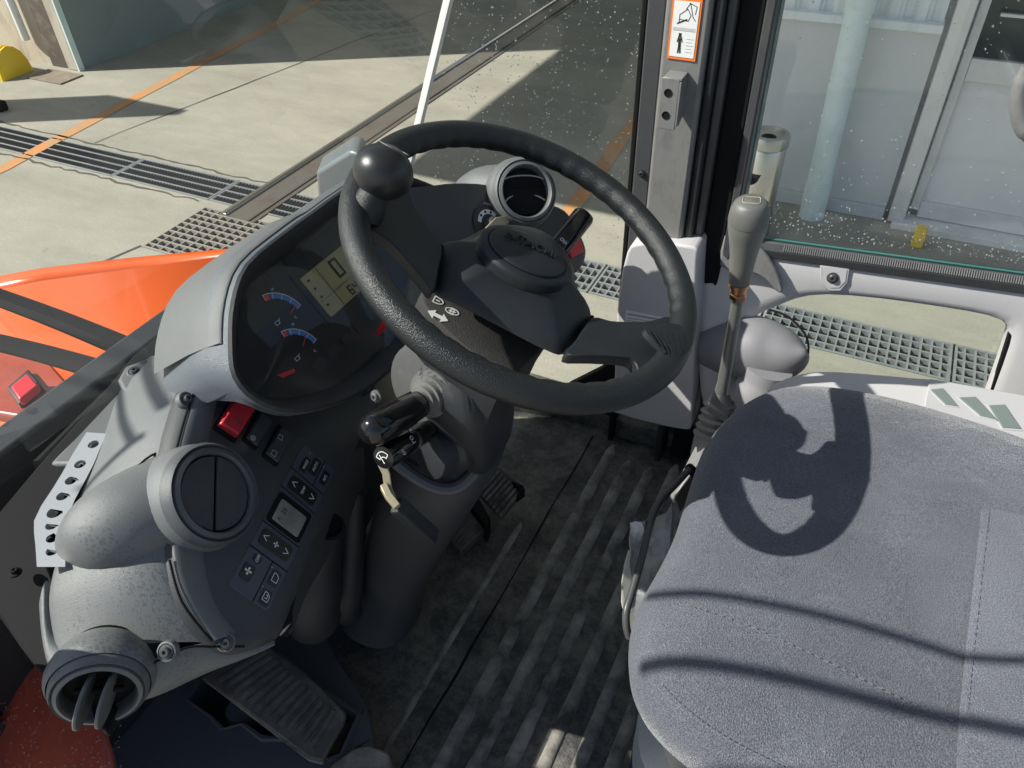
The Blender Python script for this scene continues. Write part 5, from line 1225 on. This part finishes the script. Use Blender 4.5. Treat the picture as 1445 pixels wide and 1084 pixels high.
# ================================================================== SEAT
seat = empty('operator_seat', V((.25, .635, .3)), 'wide grey blue fabric operator seat cushion catching the shadow of the wheel', 'seat')
SZ = .5
sop = [(1000, 604), (1020, 580), (1048, 556), (1088, 538), (1130, 533), (1180, 536), (1240, 546), (1300, 560), (1370, 580), (1450, 606)]
so_r = [Z(a, b, SZ - .01) for a, b in sop]                     # far (right-hand) side going back
sol = [(984, 640), (968, 690), (952, 740), (926, 792), (900, 838), (889, 885), (891, 935), (905, 975), (930, 1008), (965, 1040), (1010, 1072), (1060, 1100)]
so_l = [Z(a, b, SZ - .012) for a, b in sol]
backL = [V((.14, .305, SZ)), V((.28, .30, SZ)), V((.42, .31, SZ)), V((.52, .33, SZ))]
backR = [V((.33, .93, SZ)), V((.43, .93, SZ)), V((.52, .92, SZ))]
ring = so_l[::-1]
loop = [backL[3], backL[2], backL[1], backL[0]] + so_l[::-1] + so_r + backR
sm_loop = catmull(loop, True, 3)
cs_ = V((.24, .63, SZ))
def sl(k, z, ext=0):
    o_ = []
    for p in sm_loop:
        d = V((p.x - cs_.x, p.y - cs_.y, 0)); l = d.length; d.normalize(); q_ = cs_ + d * (l * k + ext); q_.z = z; o_.append(q_)
    return o_
L0_ = []
def top(k, ins, z):
    o_ = []
    for p in sm_loop:
        d = V((p.x - cs_.x, p.y - cs_.y, 0)); l = d.length - ins; d.normalize(); q_ = cs_ + d * l * k
        q_.z = z + .012 * max(0, (q_.x + .02)) ** 1 * -.6; o_.append(q_)
    return o_
cush = mk('cushion', loft([top(1, .045, SZ - .115), top(1, .02, SZ - .10), top(1, .005, SZ - .075), top(1, .0, SZ - .05), top(1, .004, SZ - .028), top(1, .016, SZ - .010), top(1, .036, SZ + .0), top(1, .07, SZ + .006), top(.8, .08, SZ + .007), top(.5, .06, SZ + .005), top(.2, .02, SZ + .004)], cap0=True, cap1=True), 'fabric', seat, sub=1)
# raised centre panel at right of the frame
pe = [Z(1386, 716, SZ + .010), Z(1380, 780, SZ + .010), Z(1371, 860, SZ + .010), Z(1362, 940, SZ + .010), Z(1356, 1000, SZ + .010), Z(1350, 1100, SZ + .009)]
pb_ = [p + V((.0, 0, 0)) for p in pe]
pe2 = [p + V((.008, 0, .0025)) for p in pe]; far_ = [V((.52, p.y + .0, SZ + .014)) for p in pe]
far_[0].y = Z(1445, 728, SZ).y + .01
mk('centre_panel', loft([[p - V((0, 0, .004)) for p in pe], pe2, [p.lerp(q_, .5) for p, q_ in zip(pe2, far_)], far_], closed=False), fabric('lighter_seat_fabric', 1.13), seat, ang=60)
def stitch(pts, z, name='stitching', m='print', gap=.006):
    P_ = catmull([Z(a, b, z) for a, b in pts], n=8); parts = []; acc = 0; run = []
    for a, b in zip(P_[:-1], P_[1:]):
        n_ = max(1, int((b - a).length / gap))
        for j in range(n_):
            p, q_ = a.lerp(b, j / n_), a.lerp(b, (j + .55) / n_); parts.append(tube([p, q_], .00045, 5))
    return mk(name, join(*parts), m, seat, kind='stuff')
thr = mat('seam_thread', (.17, .17, .19), .8); MT['thr'] = thr
stitch([(1395, 722), (1387, 780), (1378, 860), (1369, 940), (1363, 1000)], SZ + .0145, m='thr')
stitch([(968, 852), (1050, 880), (1150, 925), (1250, 975), (1350, 1020), (1445, 1064)], SZ + .0085, m='thr')
stitch([(915, 958), (960, 1000), (1020, 1040), (1090, 1075), (1140, 1100)], SZ + .0055, m='thr')
mk('cushion_base', loft([top(1, .06, .28), top(1, .05, .30), top(1, .05, SZ - .112)], cap0=True), 'charcoal', seat, ang=60)
# suspension bellows
bp_ = sm_loop
bel = []
for i in range(6):
    z = .285 - .042 * i
    bel += [(top(1, .045 - .02, z)), top(1, .045 + .035 - .035, z - .012)[:], top(1, .075, z - .030)]
mk('bellows', loft([top(1, .07, .30)] + bel + [top(1, .08, .03)]), 'bellow', seat, ang=60)
mk('seat_base', loft([top(1, .03, .0), top(1, .03, .03), top(1, .07, .034)], cap1=True), 'floorpl', seat, ang=40)
# side lever of the seat (bent rod) & torn foam
sr = [D(973, 662, 1.06), D(955, 682, 1.05), D(928, 712, 1.02), D(916, 745, .99), D(905, 790, .965), D(892, 835, .945), D(884, 862, .935), D(884, 884, .935), D(888, 899, .94)]
sl_ = empty('seat_lever', sr[-1], 'bent dark steel rod lever along the left front edge of the seat', 'lever')
mk('rod', tube(catmull(sr, n=5), .0048, 14), 'pillardark', sl_)
mk('clamp', tube([D(972, 660, 1.062), D(980, 668, 1.07), D(992, 690, 1.09)], .007, 10), 'black', sl_)
fo = [D(884, 775, .99), D(877, 796, .985), D(873, 820, .98), D(874, 850, .975), D(879, 880, .975), D(888, 898, .975), D(898, 870, .985), D(915, 815, 1.0), D(935, 770, 1.02), D(930, 750, 1.02), D(905, 758, 1.01)]
mk('foam_pad', prism(fo, V((.05, .03, -.03))), 'plastwrap', label='torn off-white foam block wedged behind the seat lever', cat='foam', bevel=.006, seg=3)
wr = []
for j in range(19):
    row = []
    for i in range(11):
        u_ = i / 10; v_ = j / 18
        px = 886 + 66 * u_ + 8 * (1 - v_) + (14 * (.5 - v_)) * 0; py = 738 + 128 * v_ - 30 * u_ + 6 * math.sin(u_ * 5)
        q_ = D(px, py, .985 + .05 * u_ - .012 * v_)
        row.append(q_ + V((noise.noise(q_ * 38), noise.noise(q_ * 38 + V((5, 1, 2))), noise.noise(q_ * 38 + V((9, 3, 7))))) * .014)
    wr.append(row)
mk('plastic_wrap', loft(wr, closed=False), 'wrap', label='crumpled clear plastic sheet stuck to the front left side of the seat', cat='plastic sheet', smooth=False, solid=.0008)

# ================================================================== RIGHT SIDE: pillar, trims, window
# pillar (steel)
PY = 1.20
pil = empty('front_pillar', V((-.29, PY, .45)), 'grey steel windshield pillar with a warning label and a bolted bracket', 'pillar')
def pbar(x0, x1, y0, y1, z0, z1, m, name, bev=.003, lean=0.0):
    if name in ('column', 'outer_flange', 'frame_lip'): z0 = .36
    return mk(name, prism([V((x0, y0, z0)), V((x1, y0, z0)), V((x1, y1, z0)), V((x0, y1, z0))], V((lean, 0, z1 - z0))), m, pil, bevel=bev)
def xat(px, py, y): return YY(px, py, y).x
pbar(-.372, -.362, 1.175, 1.23, -.05, 1.88, 'black', 'glass_seal')
pbar(-.360, -.331, 1.165, 1.24, .40, 1.88, 'pillardark', 'outer_flange')
pbar(-.329, -.262, 1.150, 1.24, -.05, 1.88, 'pillar', 'column', .006)
pbar(-.260, -.246, 1.158, 1.25, -.05, 1.88, 'dark', 'door_seal', .004)
pbar(-.2455, -.232, 1.17, 1.25, .0, 1.88, 'pillardark', 'frame_lip', .003)
pbar(-.2315, -.195, 1.185, 1.26, .0, 1.88, 'black', 'door_gap', .003)
pbar(-.1945, -.180, 1.175, 1.25, .50, 1.88, 'pillardark', 'door_frame_edge', .003)
screw(V((-.345, 1.164, .645)), V((0, -1, 0)), .0045, pil, 'dark', 'bolt')
# label
lz = lambda px, py: YY(px, py, 1.1485)
q = [lz(953, -22), lz(995, -22), lz(981, 86), lz(941, 82)]
lo_ = (q[0] + q[1] + q[2] + q[3]) / 4
lab = mk('warning_label', wbox(q[3].x, q[2].x + .0, 1.1480, 1.1496, q[3].z, q[0].z), 'label_orange', pil, smooth=False)
lx0, lx1, z0, z1 = q[3].x, q[2].x, q[3].z, q[0].z
def lbox(a, b, c, d, m, name): return mk(name, wbox(lx0 + (lx1 - lx0) * a, lx0 + (lx1 - lx0) * b, 1.1474, 1.1479, z0 + (z1 - z0) * c, z0 + (z1 - z0) * d), m, lab, smooth=False)
lbox(.07, .93, .04, .40, 'white', 'label_field'); lbox(.07, .93, .45, .80, 'white', 'label_field'); lbox(.07, .93, .402, .448, 'white', 'label_field')
def lp(a, b): return V((lx0 + (lx1 - lx0) * a, 1.1473, z0 + (z1 - z0) * b))
ln = lambda pts, wd=.0009: polyline([lp(a, b) for a, b in pts], wd, V((0, -1, 0)), .0002)
mk('label_drawing', join(ln([(.3, .52), (.3, .62), (.55, .70), (.68, .62), (.60, .54), (.3, .56)]), ln([(.25, .50), (.55, .56)], .002), ln([(.5, .7), (.62, .78), (.75, .60), (.85, .55)]), ln([(.6, .78), (.85, .74), (.82, .64)])), 'blackprint', lab, smooth=False)
mk('label_person', join(ln([(.35, .30), (.38, .20), (.36, .10)], .0022), ln([(.41, .30), (.42, .20), (.44, .10)], .0022), ln([(.30, .25), (.34, .32), (.44, .32), (.48, .25)], .0012), ln([(.38, .33), (.385, .36)], .004)), 'blackprint', lab, smooth=False)
mk('label_lines', join(*[ln([(.12, b), (.88, b)], .0006) for b in (.41, .425, .44)] + [ln([(.62, .30 - .045 * k), (.85 - .05 * (k % 2), .30 - .045 * k)], .0006) for k in range(5)]), 'print', lab, smooth=False)
mk('label_symbol', join(ln([(.18, .84), (.26, .93), (.34, .84), (.18, .84)], .002)), 'blackprint', lab, smooth=False)
mk('label_marks', join(ln([(.48, .86), (.56, .91)], .003), ln([(.62, .86), (.68, .92), (.72, .86)], .002), ln([(.80, .87), (.86, .90)], .003)), 'blackprint', lab, smooth=False)
# bracket on the pillar
bx0, bx1 = YY(932, 150, 1.125).x, YY(957, 150, 1.125).x; bz0, bz1 = YY(940, 180, 1.125).z, YY(945, 108, 1.125).z
br_ = mk('bracket', join(wbox(bx0, bx1, 1.118, 1.122, bz0, bz1)), 'pillar', pil, bevel=.001)
mk('bracket_web', prism([V((bx1, 1.118, bz1 - .004)), V((bx1, 1.1498, bz1 - .004)), V((bx1, 1.1498, bz0 + .012)), V((bx1, 1.130, bz0 + .004)), V((bx1, 1.118, bz0 + .006))], V((.003, 0, 0))), 'pillar', br_, bevel=.0008)
mk('bracket_top', wbox(bx0 + .002, bx1 + .003, 1.1185, 1.1498, bz1 - .003, bz1 + .001), 'pillar', br_, bevel=.001)
for f in (.28, .72): mk('bolt_hole', lathe(V(((bx0 + bx1) / 2 - .002, 1.1179, bz0 + (bz1 - bz0) * f)), V((0, -1, 0)), [(.0062, 0), (.0062, .0008), (.0048, .0008), (.0045, -.001), (0, -.001)], 20), 'black', br_)
# lower pillar cover
def slab(pxs, pl, depth_, m, name, parent, bev=.01, n=3, seg=4, label=None, ins=0):
    pts = [pl(a, b) for a, b in pxs]; pts = catmull(pts, True, n) if n > 1 else pts
    d = V((0, 1, 0)) * depth_
    return mk(name, prism(pts, d), m, parent, bevel=bev, seg=seg, label=label)
cov = empty('pillar_cover', V((-.3, 1.15, .1)), 'light grey plastic cover at the foot of the pillar with a small printed sticker', 'trim cover')
pc2 = [(884, 358), (897, 345), (930, 343), (968, 347), (984, 352), (984, 368), (981, 440), (979, 520), (976, 598), (966, 607), (920, 598), (870, 584), (866, 575), (868, 500), (872, 420)]
slab(pc2, lambda a, b: YY(a, b, 1.13), .07, 'trim', 'cover', cov, n=2)
stp = [YY(883, 437, 1.1285), YY(944, 449, 1.1285), YY(943, 466, 1.1285), YY(882, 458, 1.1285)]
stk = mk('sticker', prism(stp, V((0, -.0006, 0))), 'white', cov, smooth=False)
su = (stp[1] - stp[0]).normalized(); sv = EY.cross(su) * -1; sv = sv if sv.z > 0 else -sv
mk('sticker_print', join(*[polyline([stp[0].lerp(stp[3], f) + su * .004 + V((0, -.0009, 0)), stp[1].lerp(stp[2], f) - su * .004 + V((0, -.0009, 0))], .0007, V((0, -1, 0)), .0001) for f in (.22, .26, .5, .68, .85)]), 'blackprint', stk, smooth=False)
mk('dark_gusset', prism([YY(868, 505, 1.17), YY(846, 522, 1.17), YY(800, 545, 1.17), YY(790, 560, 1.17), YY(866, 590, 1.17)], V((0, .02, 0))), 'black', cov, bevel=.003)
# long dark channel between cover and side trim
mk('channel', prism([YY(984, 352, 1.19), YY(1000, 345, 1.19), YY(1002, 470, 1.19), YY(1006, 600, 1.19), YY(990, 612, 1.19), YY(975, 600, 1.19)], V((0, .03, 0))), 'pillardark', cov, bevel=.004)

# right side trim with the lower window opening
trm = empty('side_trim', RW(1250, 500), 'light grey moulded trim frame under the right side window', 'side trim')
def band_(outer_px, inner_px, d0, dd, name, m='trim'):
    A_ = [RW(a, b, d0) for a, b in outer_px]; B_ = [RW(a, b, d0) for a, b in inner_px]
    n_ = WALLN * dd
    r1_ = [a.lerp(b, .0) + n_ for a, b in zip(A_, B_)]
    e_ = .006
    def ins_(a, b, k): l = (b - a).length; return a.lerp(b, min(.5, k / l))
    l0 = [p + n_ for p in A_]; l1 = [p + n_ * .25 for p in A_]; l2 = [ins_(a, b, .005) for a, b in zip(A_, B_)]; l3 = [ins_(b, a, .005) for a, b in zip(A_, B_)]; l4 = [p + n_ * .25 for p in B_]; l5 = [p + n_ for p in B_]
    return mk(name, loft([l0, l1, l2, l3, l4, l5], closed=False), m, trm, ang=70, sub=1)
outp = [(1112, 720), (1060, 700), (1010, 640), (984, 560), (982, 470), (988, 390), (1000, 356), (1020, 347), (1075, 352), (1130, 360), (1250, 373), (1370, 386), (1480, 398), (1540, 404), (1540, 470), (1500, 560), (1470, 700)]
inp = [(1112, 600), (1100, 560), (1070, 548), (1050, 520), (1040, 480), (1060, 450), (1085, 440), (1102, 434), (1122, 424), (1160, 417), (1240, 424), (1330, 437), (1405, 449), (1426, 462), (1424, 480), (1400, 545), (1380, 600)]
band_(outp, inp, .0, .03, 'trim_frame')
sc_ = RW(1174, 390, .002)
mk('screw_pocket', join(prism([RW(1157, 374, .0015), RW(1199, 378, .0015), RW(1196, 398, .0015), RW(1186, 410, .0015), RW(1170, 410, .0015), RW(1158, 400, .0015)], -WALLN * .0025)), 'duct', trm, bevel=.001)
mk('pocket_shade', prism([RW(1161, 377, .0045), RW(1195, 381, .0045), RW(1193, 397, .0045), RW(1184, 406, .0045), RW(1172, 406, .0045), RW(1162, 398, .0045)], -WALLN * .0005), 'trim', trm, smooth=False)  # thin plate inside the pocket, in the plain trim grey
screw(RW(1175, 392, .005), -WALLN, .0065, trm, 'pillardark')
# latch piece (dark grey) behind the lever knob
lt_ = mk('latch_cover', prism(catmull([RW(1022, 335, .02), RW(1034, 330, .02), RW(1050, 335, .02), RW(1075, 352, .02), (RW(1092, 375, .02)), RW(1105, 408, .02), RW(1098, 414, .02), RW(1080, 395, .02), RW(1060, 385, .02), RW(1040, 382, .02), RW(1016, 376, .02)], True, 2), WALLN * .02), 'pillar', trm, bevel=.004)
mk('latch_hole', lathe(RW(1029, 347, .0215), -WALLN, [(.0075, 0), (.0075, .001), (.0055, .001), (.005, -.002), (0, -.002)], 20), 'black', lt_)
# duct bulge
dct = empty('air_duct', RW(1080, 500, .06), 'bulging light grey air duct moulding under the side trim left of the lower window', 'air duct')
dl_ = [(RW(985, 482, -.05), .05), (RW(1022, 488, -.03), .066), (RW(1060, 493, -.01), .078), (RW(1096, 499, .01), .066), (RW(1122, 501, .03), .038), (RW(1137, 498, .04), .006)]
dp_ = catmull([p for p, r in dl_], n=4); dr_ = [q_.x for q_ in catmull([V((r, 0, 0)) for p, r in dl_], n=4)]
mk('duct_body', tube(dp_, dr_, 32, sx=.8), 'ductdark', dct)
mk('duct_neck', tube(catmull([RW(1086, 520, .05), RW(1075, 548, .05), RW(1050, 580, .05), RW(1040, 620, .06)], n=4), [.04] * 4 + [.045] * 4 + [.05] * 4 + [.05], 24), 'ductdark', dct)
mk('black_seal', tube(catmull([RW(1086, 437, .01), RW(1112, 447, .02), RW(1135, 470, .03), RW(1141, 492, .03), RW(1137, 510, .03)], n=4), .002, 8), 'black', dct)

# side window
win = empty('side_window', RW(1250, 370), 'right side cab window of green tinted glass with raindrops along its lower edge', 'window')
def RWo(px, py, o): return RW(px, py, -o)
gz = [RWo(1022, 335, .012), RWo(1445, 386, .012)]
ga_ = V((-.178, 1.207, .53)); 
def wallp(x, z, o=.012): return V((x, 1.2 + .134 * (x + .137), z)) + WALLN * o
z_l = lambda x: .553 - .0 * x
mk('glass_pane', prism([wallp(-.178, .535), wallp(1.0, .535), wallp(.95, 1.85), wallp(-.178, 1.85)], WALLN * .005), 'sideglass', win, smooth=False)
mk('glass_edge', tube([wallp(-.179, .54, .010), wallp(-.179, 1.85, .010)], .0022, 6), 'glassedge', win)
mk('bottom_edge', tube([wallp(-.178, .548, .010), wallp(1.0, .548, .010)], .0022, 6), 'glassedge', win)
mk('bottom_seal', prism([wallp(-.178, .515, .03), wallp(-.178, .515, -.001), wallp(-.178, .532, -.004), wallp(-.178, .545, .004), wallp(-.178, .545, .03)], wallp(1.0, .515, 0) - wallp(-.178, .515, 0)), 'pillardark', win, bevel=.002)
for_ribs = []
for i in range(200):
    x = -.10 + .0035 * i; a = wallp(x, .5335, -.0042); b = wallp(x, .5445, .003); for_ribs.append(tube([a, b], .0009, 4, cap=False))
mk('seal_ribs', join(*for_ribs), 'pillar', win, kind='stuff')
mk('lower_glass', prism([wallp(-.10, .05, .02), wallp(1.0, .05, .02), wallp(1.0, .50, .02), wallp(-.10, .50, .02)], WALLN * .004), 'glass', win, smooth=False)
mk('lower_frame', prism([RW(1424, 470, -.004), RW(1434, 478, -.004), RW(1395, 590, -.004), RW(1386, 590, -.004)], WALLN * .01), 'black', win, bevel=.001)
def sdrop(rnd):
    if rnd.random() < .45: z = .56 + abs(rnd.gauss(0, .028)); x = rnd.uniform(-.16, .45)
    else: z = rnd.uniform(.56, 1.1); x = rnd.uniform(-.16, .35)
    return wallp(x, z, .0115), -WALLN
mk('rain_drops', drops(sdrop, 900, .0012, 9), 'drop', win, kind='stuff')
# rear grab handle at the right edge of the frame
gh = empty('grab_handle', YY(1440, 140, 1.05), 'grey rounded grab handle cut off by the right edge of the photo', 'handle')
mk('grip', tube(catmull([YY(1452, 95, 1.05), YY(1444, 112, 1.05), YY(1438, 140, 1.05), YY(1441, 170, 1.05), YY(1452, 190, 1.05), YY(1475, 205, 1.06)], n=4), [.008] * 4 + [.010] * 12 + [.009] * 5, 20), 'pillar', gh)
mk('mount', tube([YY(1475, 205, 1.06), YY(1480, 205, 1.25)], .009, 14), 'pillar', gh)

# right armrest console with three switch slots
arm = empty('side_console', V((.25, 1.05, .2)), 'light grey side console right of the seat with three square blank switch caps', 'side console')
ao = [(1085, 545), (1110, 530), (1150, 521), (1210, 523), (1290, 530), (1330, 534), (1470, 560), (1560, 590), (1560, 700), (1445, 640), (1330, 600), (1200, 570), (1100, 570)]
AZ = .46
mk('console_top', prism(catmull([Z(a, b, AZ) for a, b in ao], True, 2), V((0, 0, -.2))), 'trim', arm, bevel=.012, seg=4)
pa_ = [Z(1311, 537, AZ + .001), Z(1480, 567, AZ + .001), Z(1480, 640, AZ + .001), Z(1445, 626, AZ + .001), Z(1302, 580, AZ + .001)]
pnl = mk('switch_panel', prism(pa_, V((0, 0, .004))), 'duct', arm, bevel=.0015)
for i, qd_ in enumerate([[(1312, 551), (1330, 549), (1352, 575), (1333, 572)], [(1352, 562), (1376, 561), (1407, 594), (1382, 588)], [(1394, 573), (1417, 572), (1441, 607), (1414, 605)]]):
    qq = [Z(a, b, AZ + .005) for a, b in qd_]
    cc_ = sum(qq, V((0, 0, 0))) / 4
    hs_ = mk('slot_frame', prism([cc_ + (p - cc_) * 1.1 for p in qq], V((0, 0, .001))), 'print', arm, bevel=.0004)
    mk('switch_blank', prism([cc_ + (p - cc_) * .97 + EZ * .001 for p in qq], V((0, 0, .0015))), mat('slate_cap', (.17, .20, .20), .4) if i == 0 else bpy.data.materials['slate_cap'], hs_, bevel=.0006)
# grey side rail under the tall lever going along the seat front
rail = empty('lever_bracket', D(975, 660, 1.1), 'grey steel bracket strip between the floor and the tall lever boot', 'bracket')
mk('strip', prism([D(1008, 575, 1.20), D(1020, 580, 1.20), D(985, 655, 1.14), D(950, 705, 1.14), D(944, 700, 1.15), D(975, 640, 1.17)], V((.01, .02, -.05))), 'pillar', rail, bevel=.004)

# ================================================================== mirror stays: two tubes outside, their shadows cross the seat
stay = empty('mirror_stay', V((-.6, .0, 1.3)), 'pair of black tubular mirror stays outside the cab, seen only by their shadows', 'mirror stay')
def bproj(px, py, dz, z=SZ + .006):
    p = Z(px, py, z); return p - SUN * dz
for pts, r in ((((880, 826), (930, 833), (1000, 838), (1100, 855), (1200, 878), (1300, 908), (1380, 932), (1460, 936)), .0055), (((870, 928), (930, 930), (1000, 937), (1100, 955), (1200, 980), (1300, 1006), (1445, 1036), (1500, 1046)), .0075)):
    mk('stay_tube', tube(catmull([bproj(a, b, .80) for a, b in pts], n=3), r, 10), 'black', stay)
for pts, r in ((((140, 538), (165, 566), (192, 600), (234, 644)), .007), (((185, 490), (205, 510), (232, 538), (262, 568), (300, 604)), .0085), (((90, 680), (120, 671), (160, 661), (205, 650), (256, 638)), .005)):
    mk('stay_tube', tube(catmull([bproj(a, b, .72, .62) for a, b in pts], n=3), r, 10), 'black', stay)
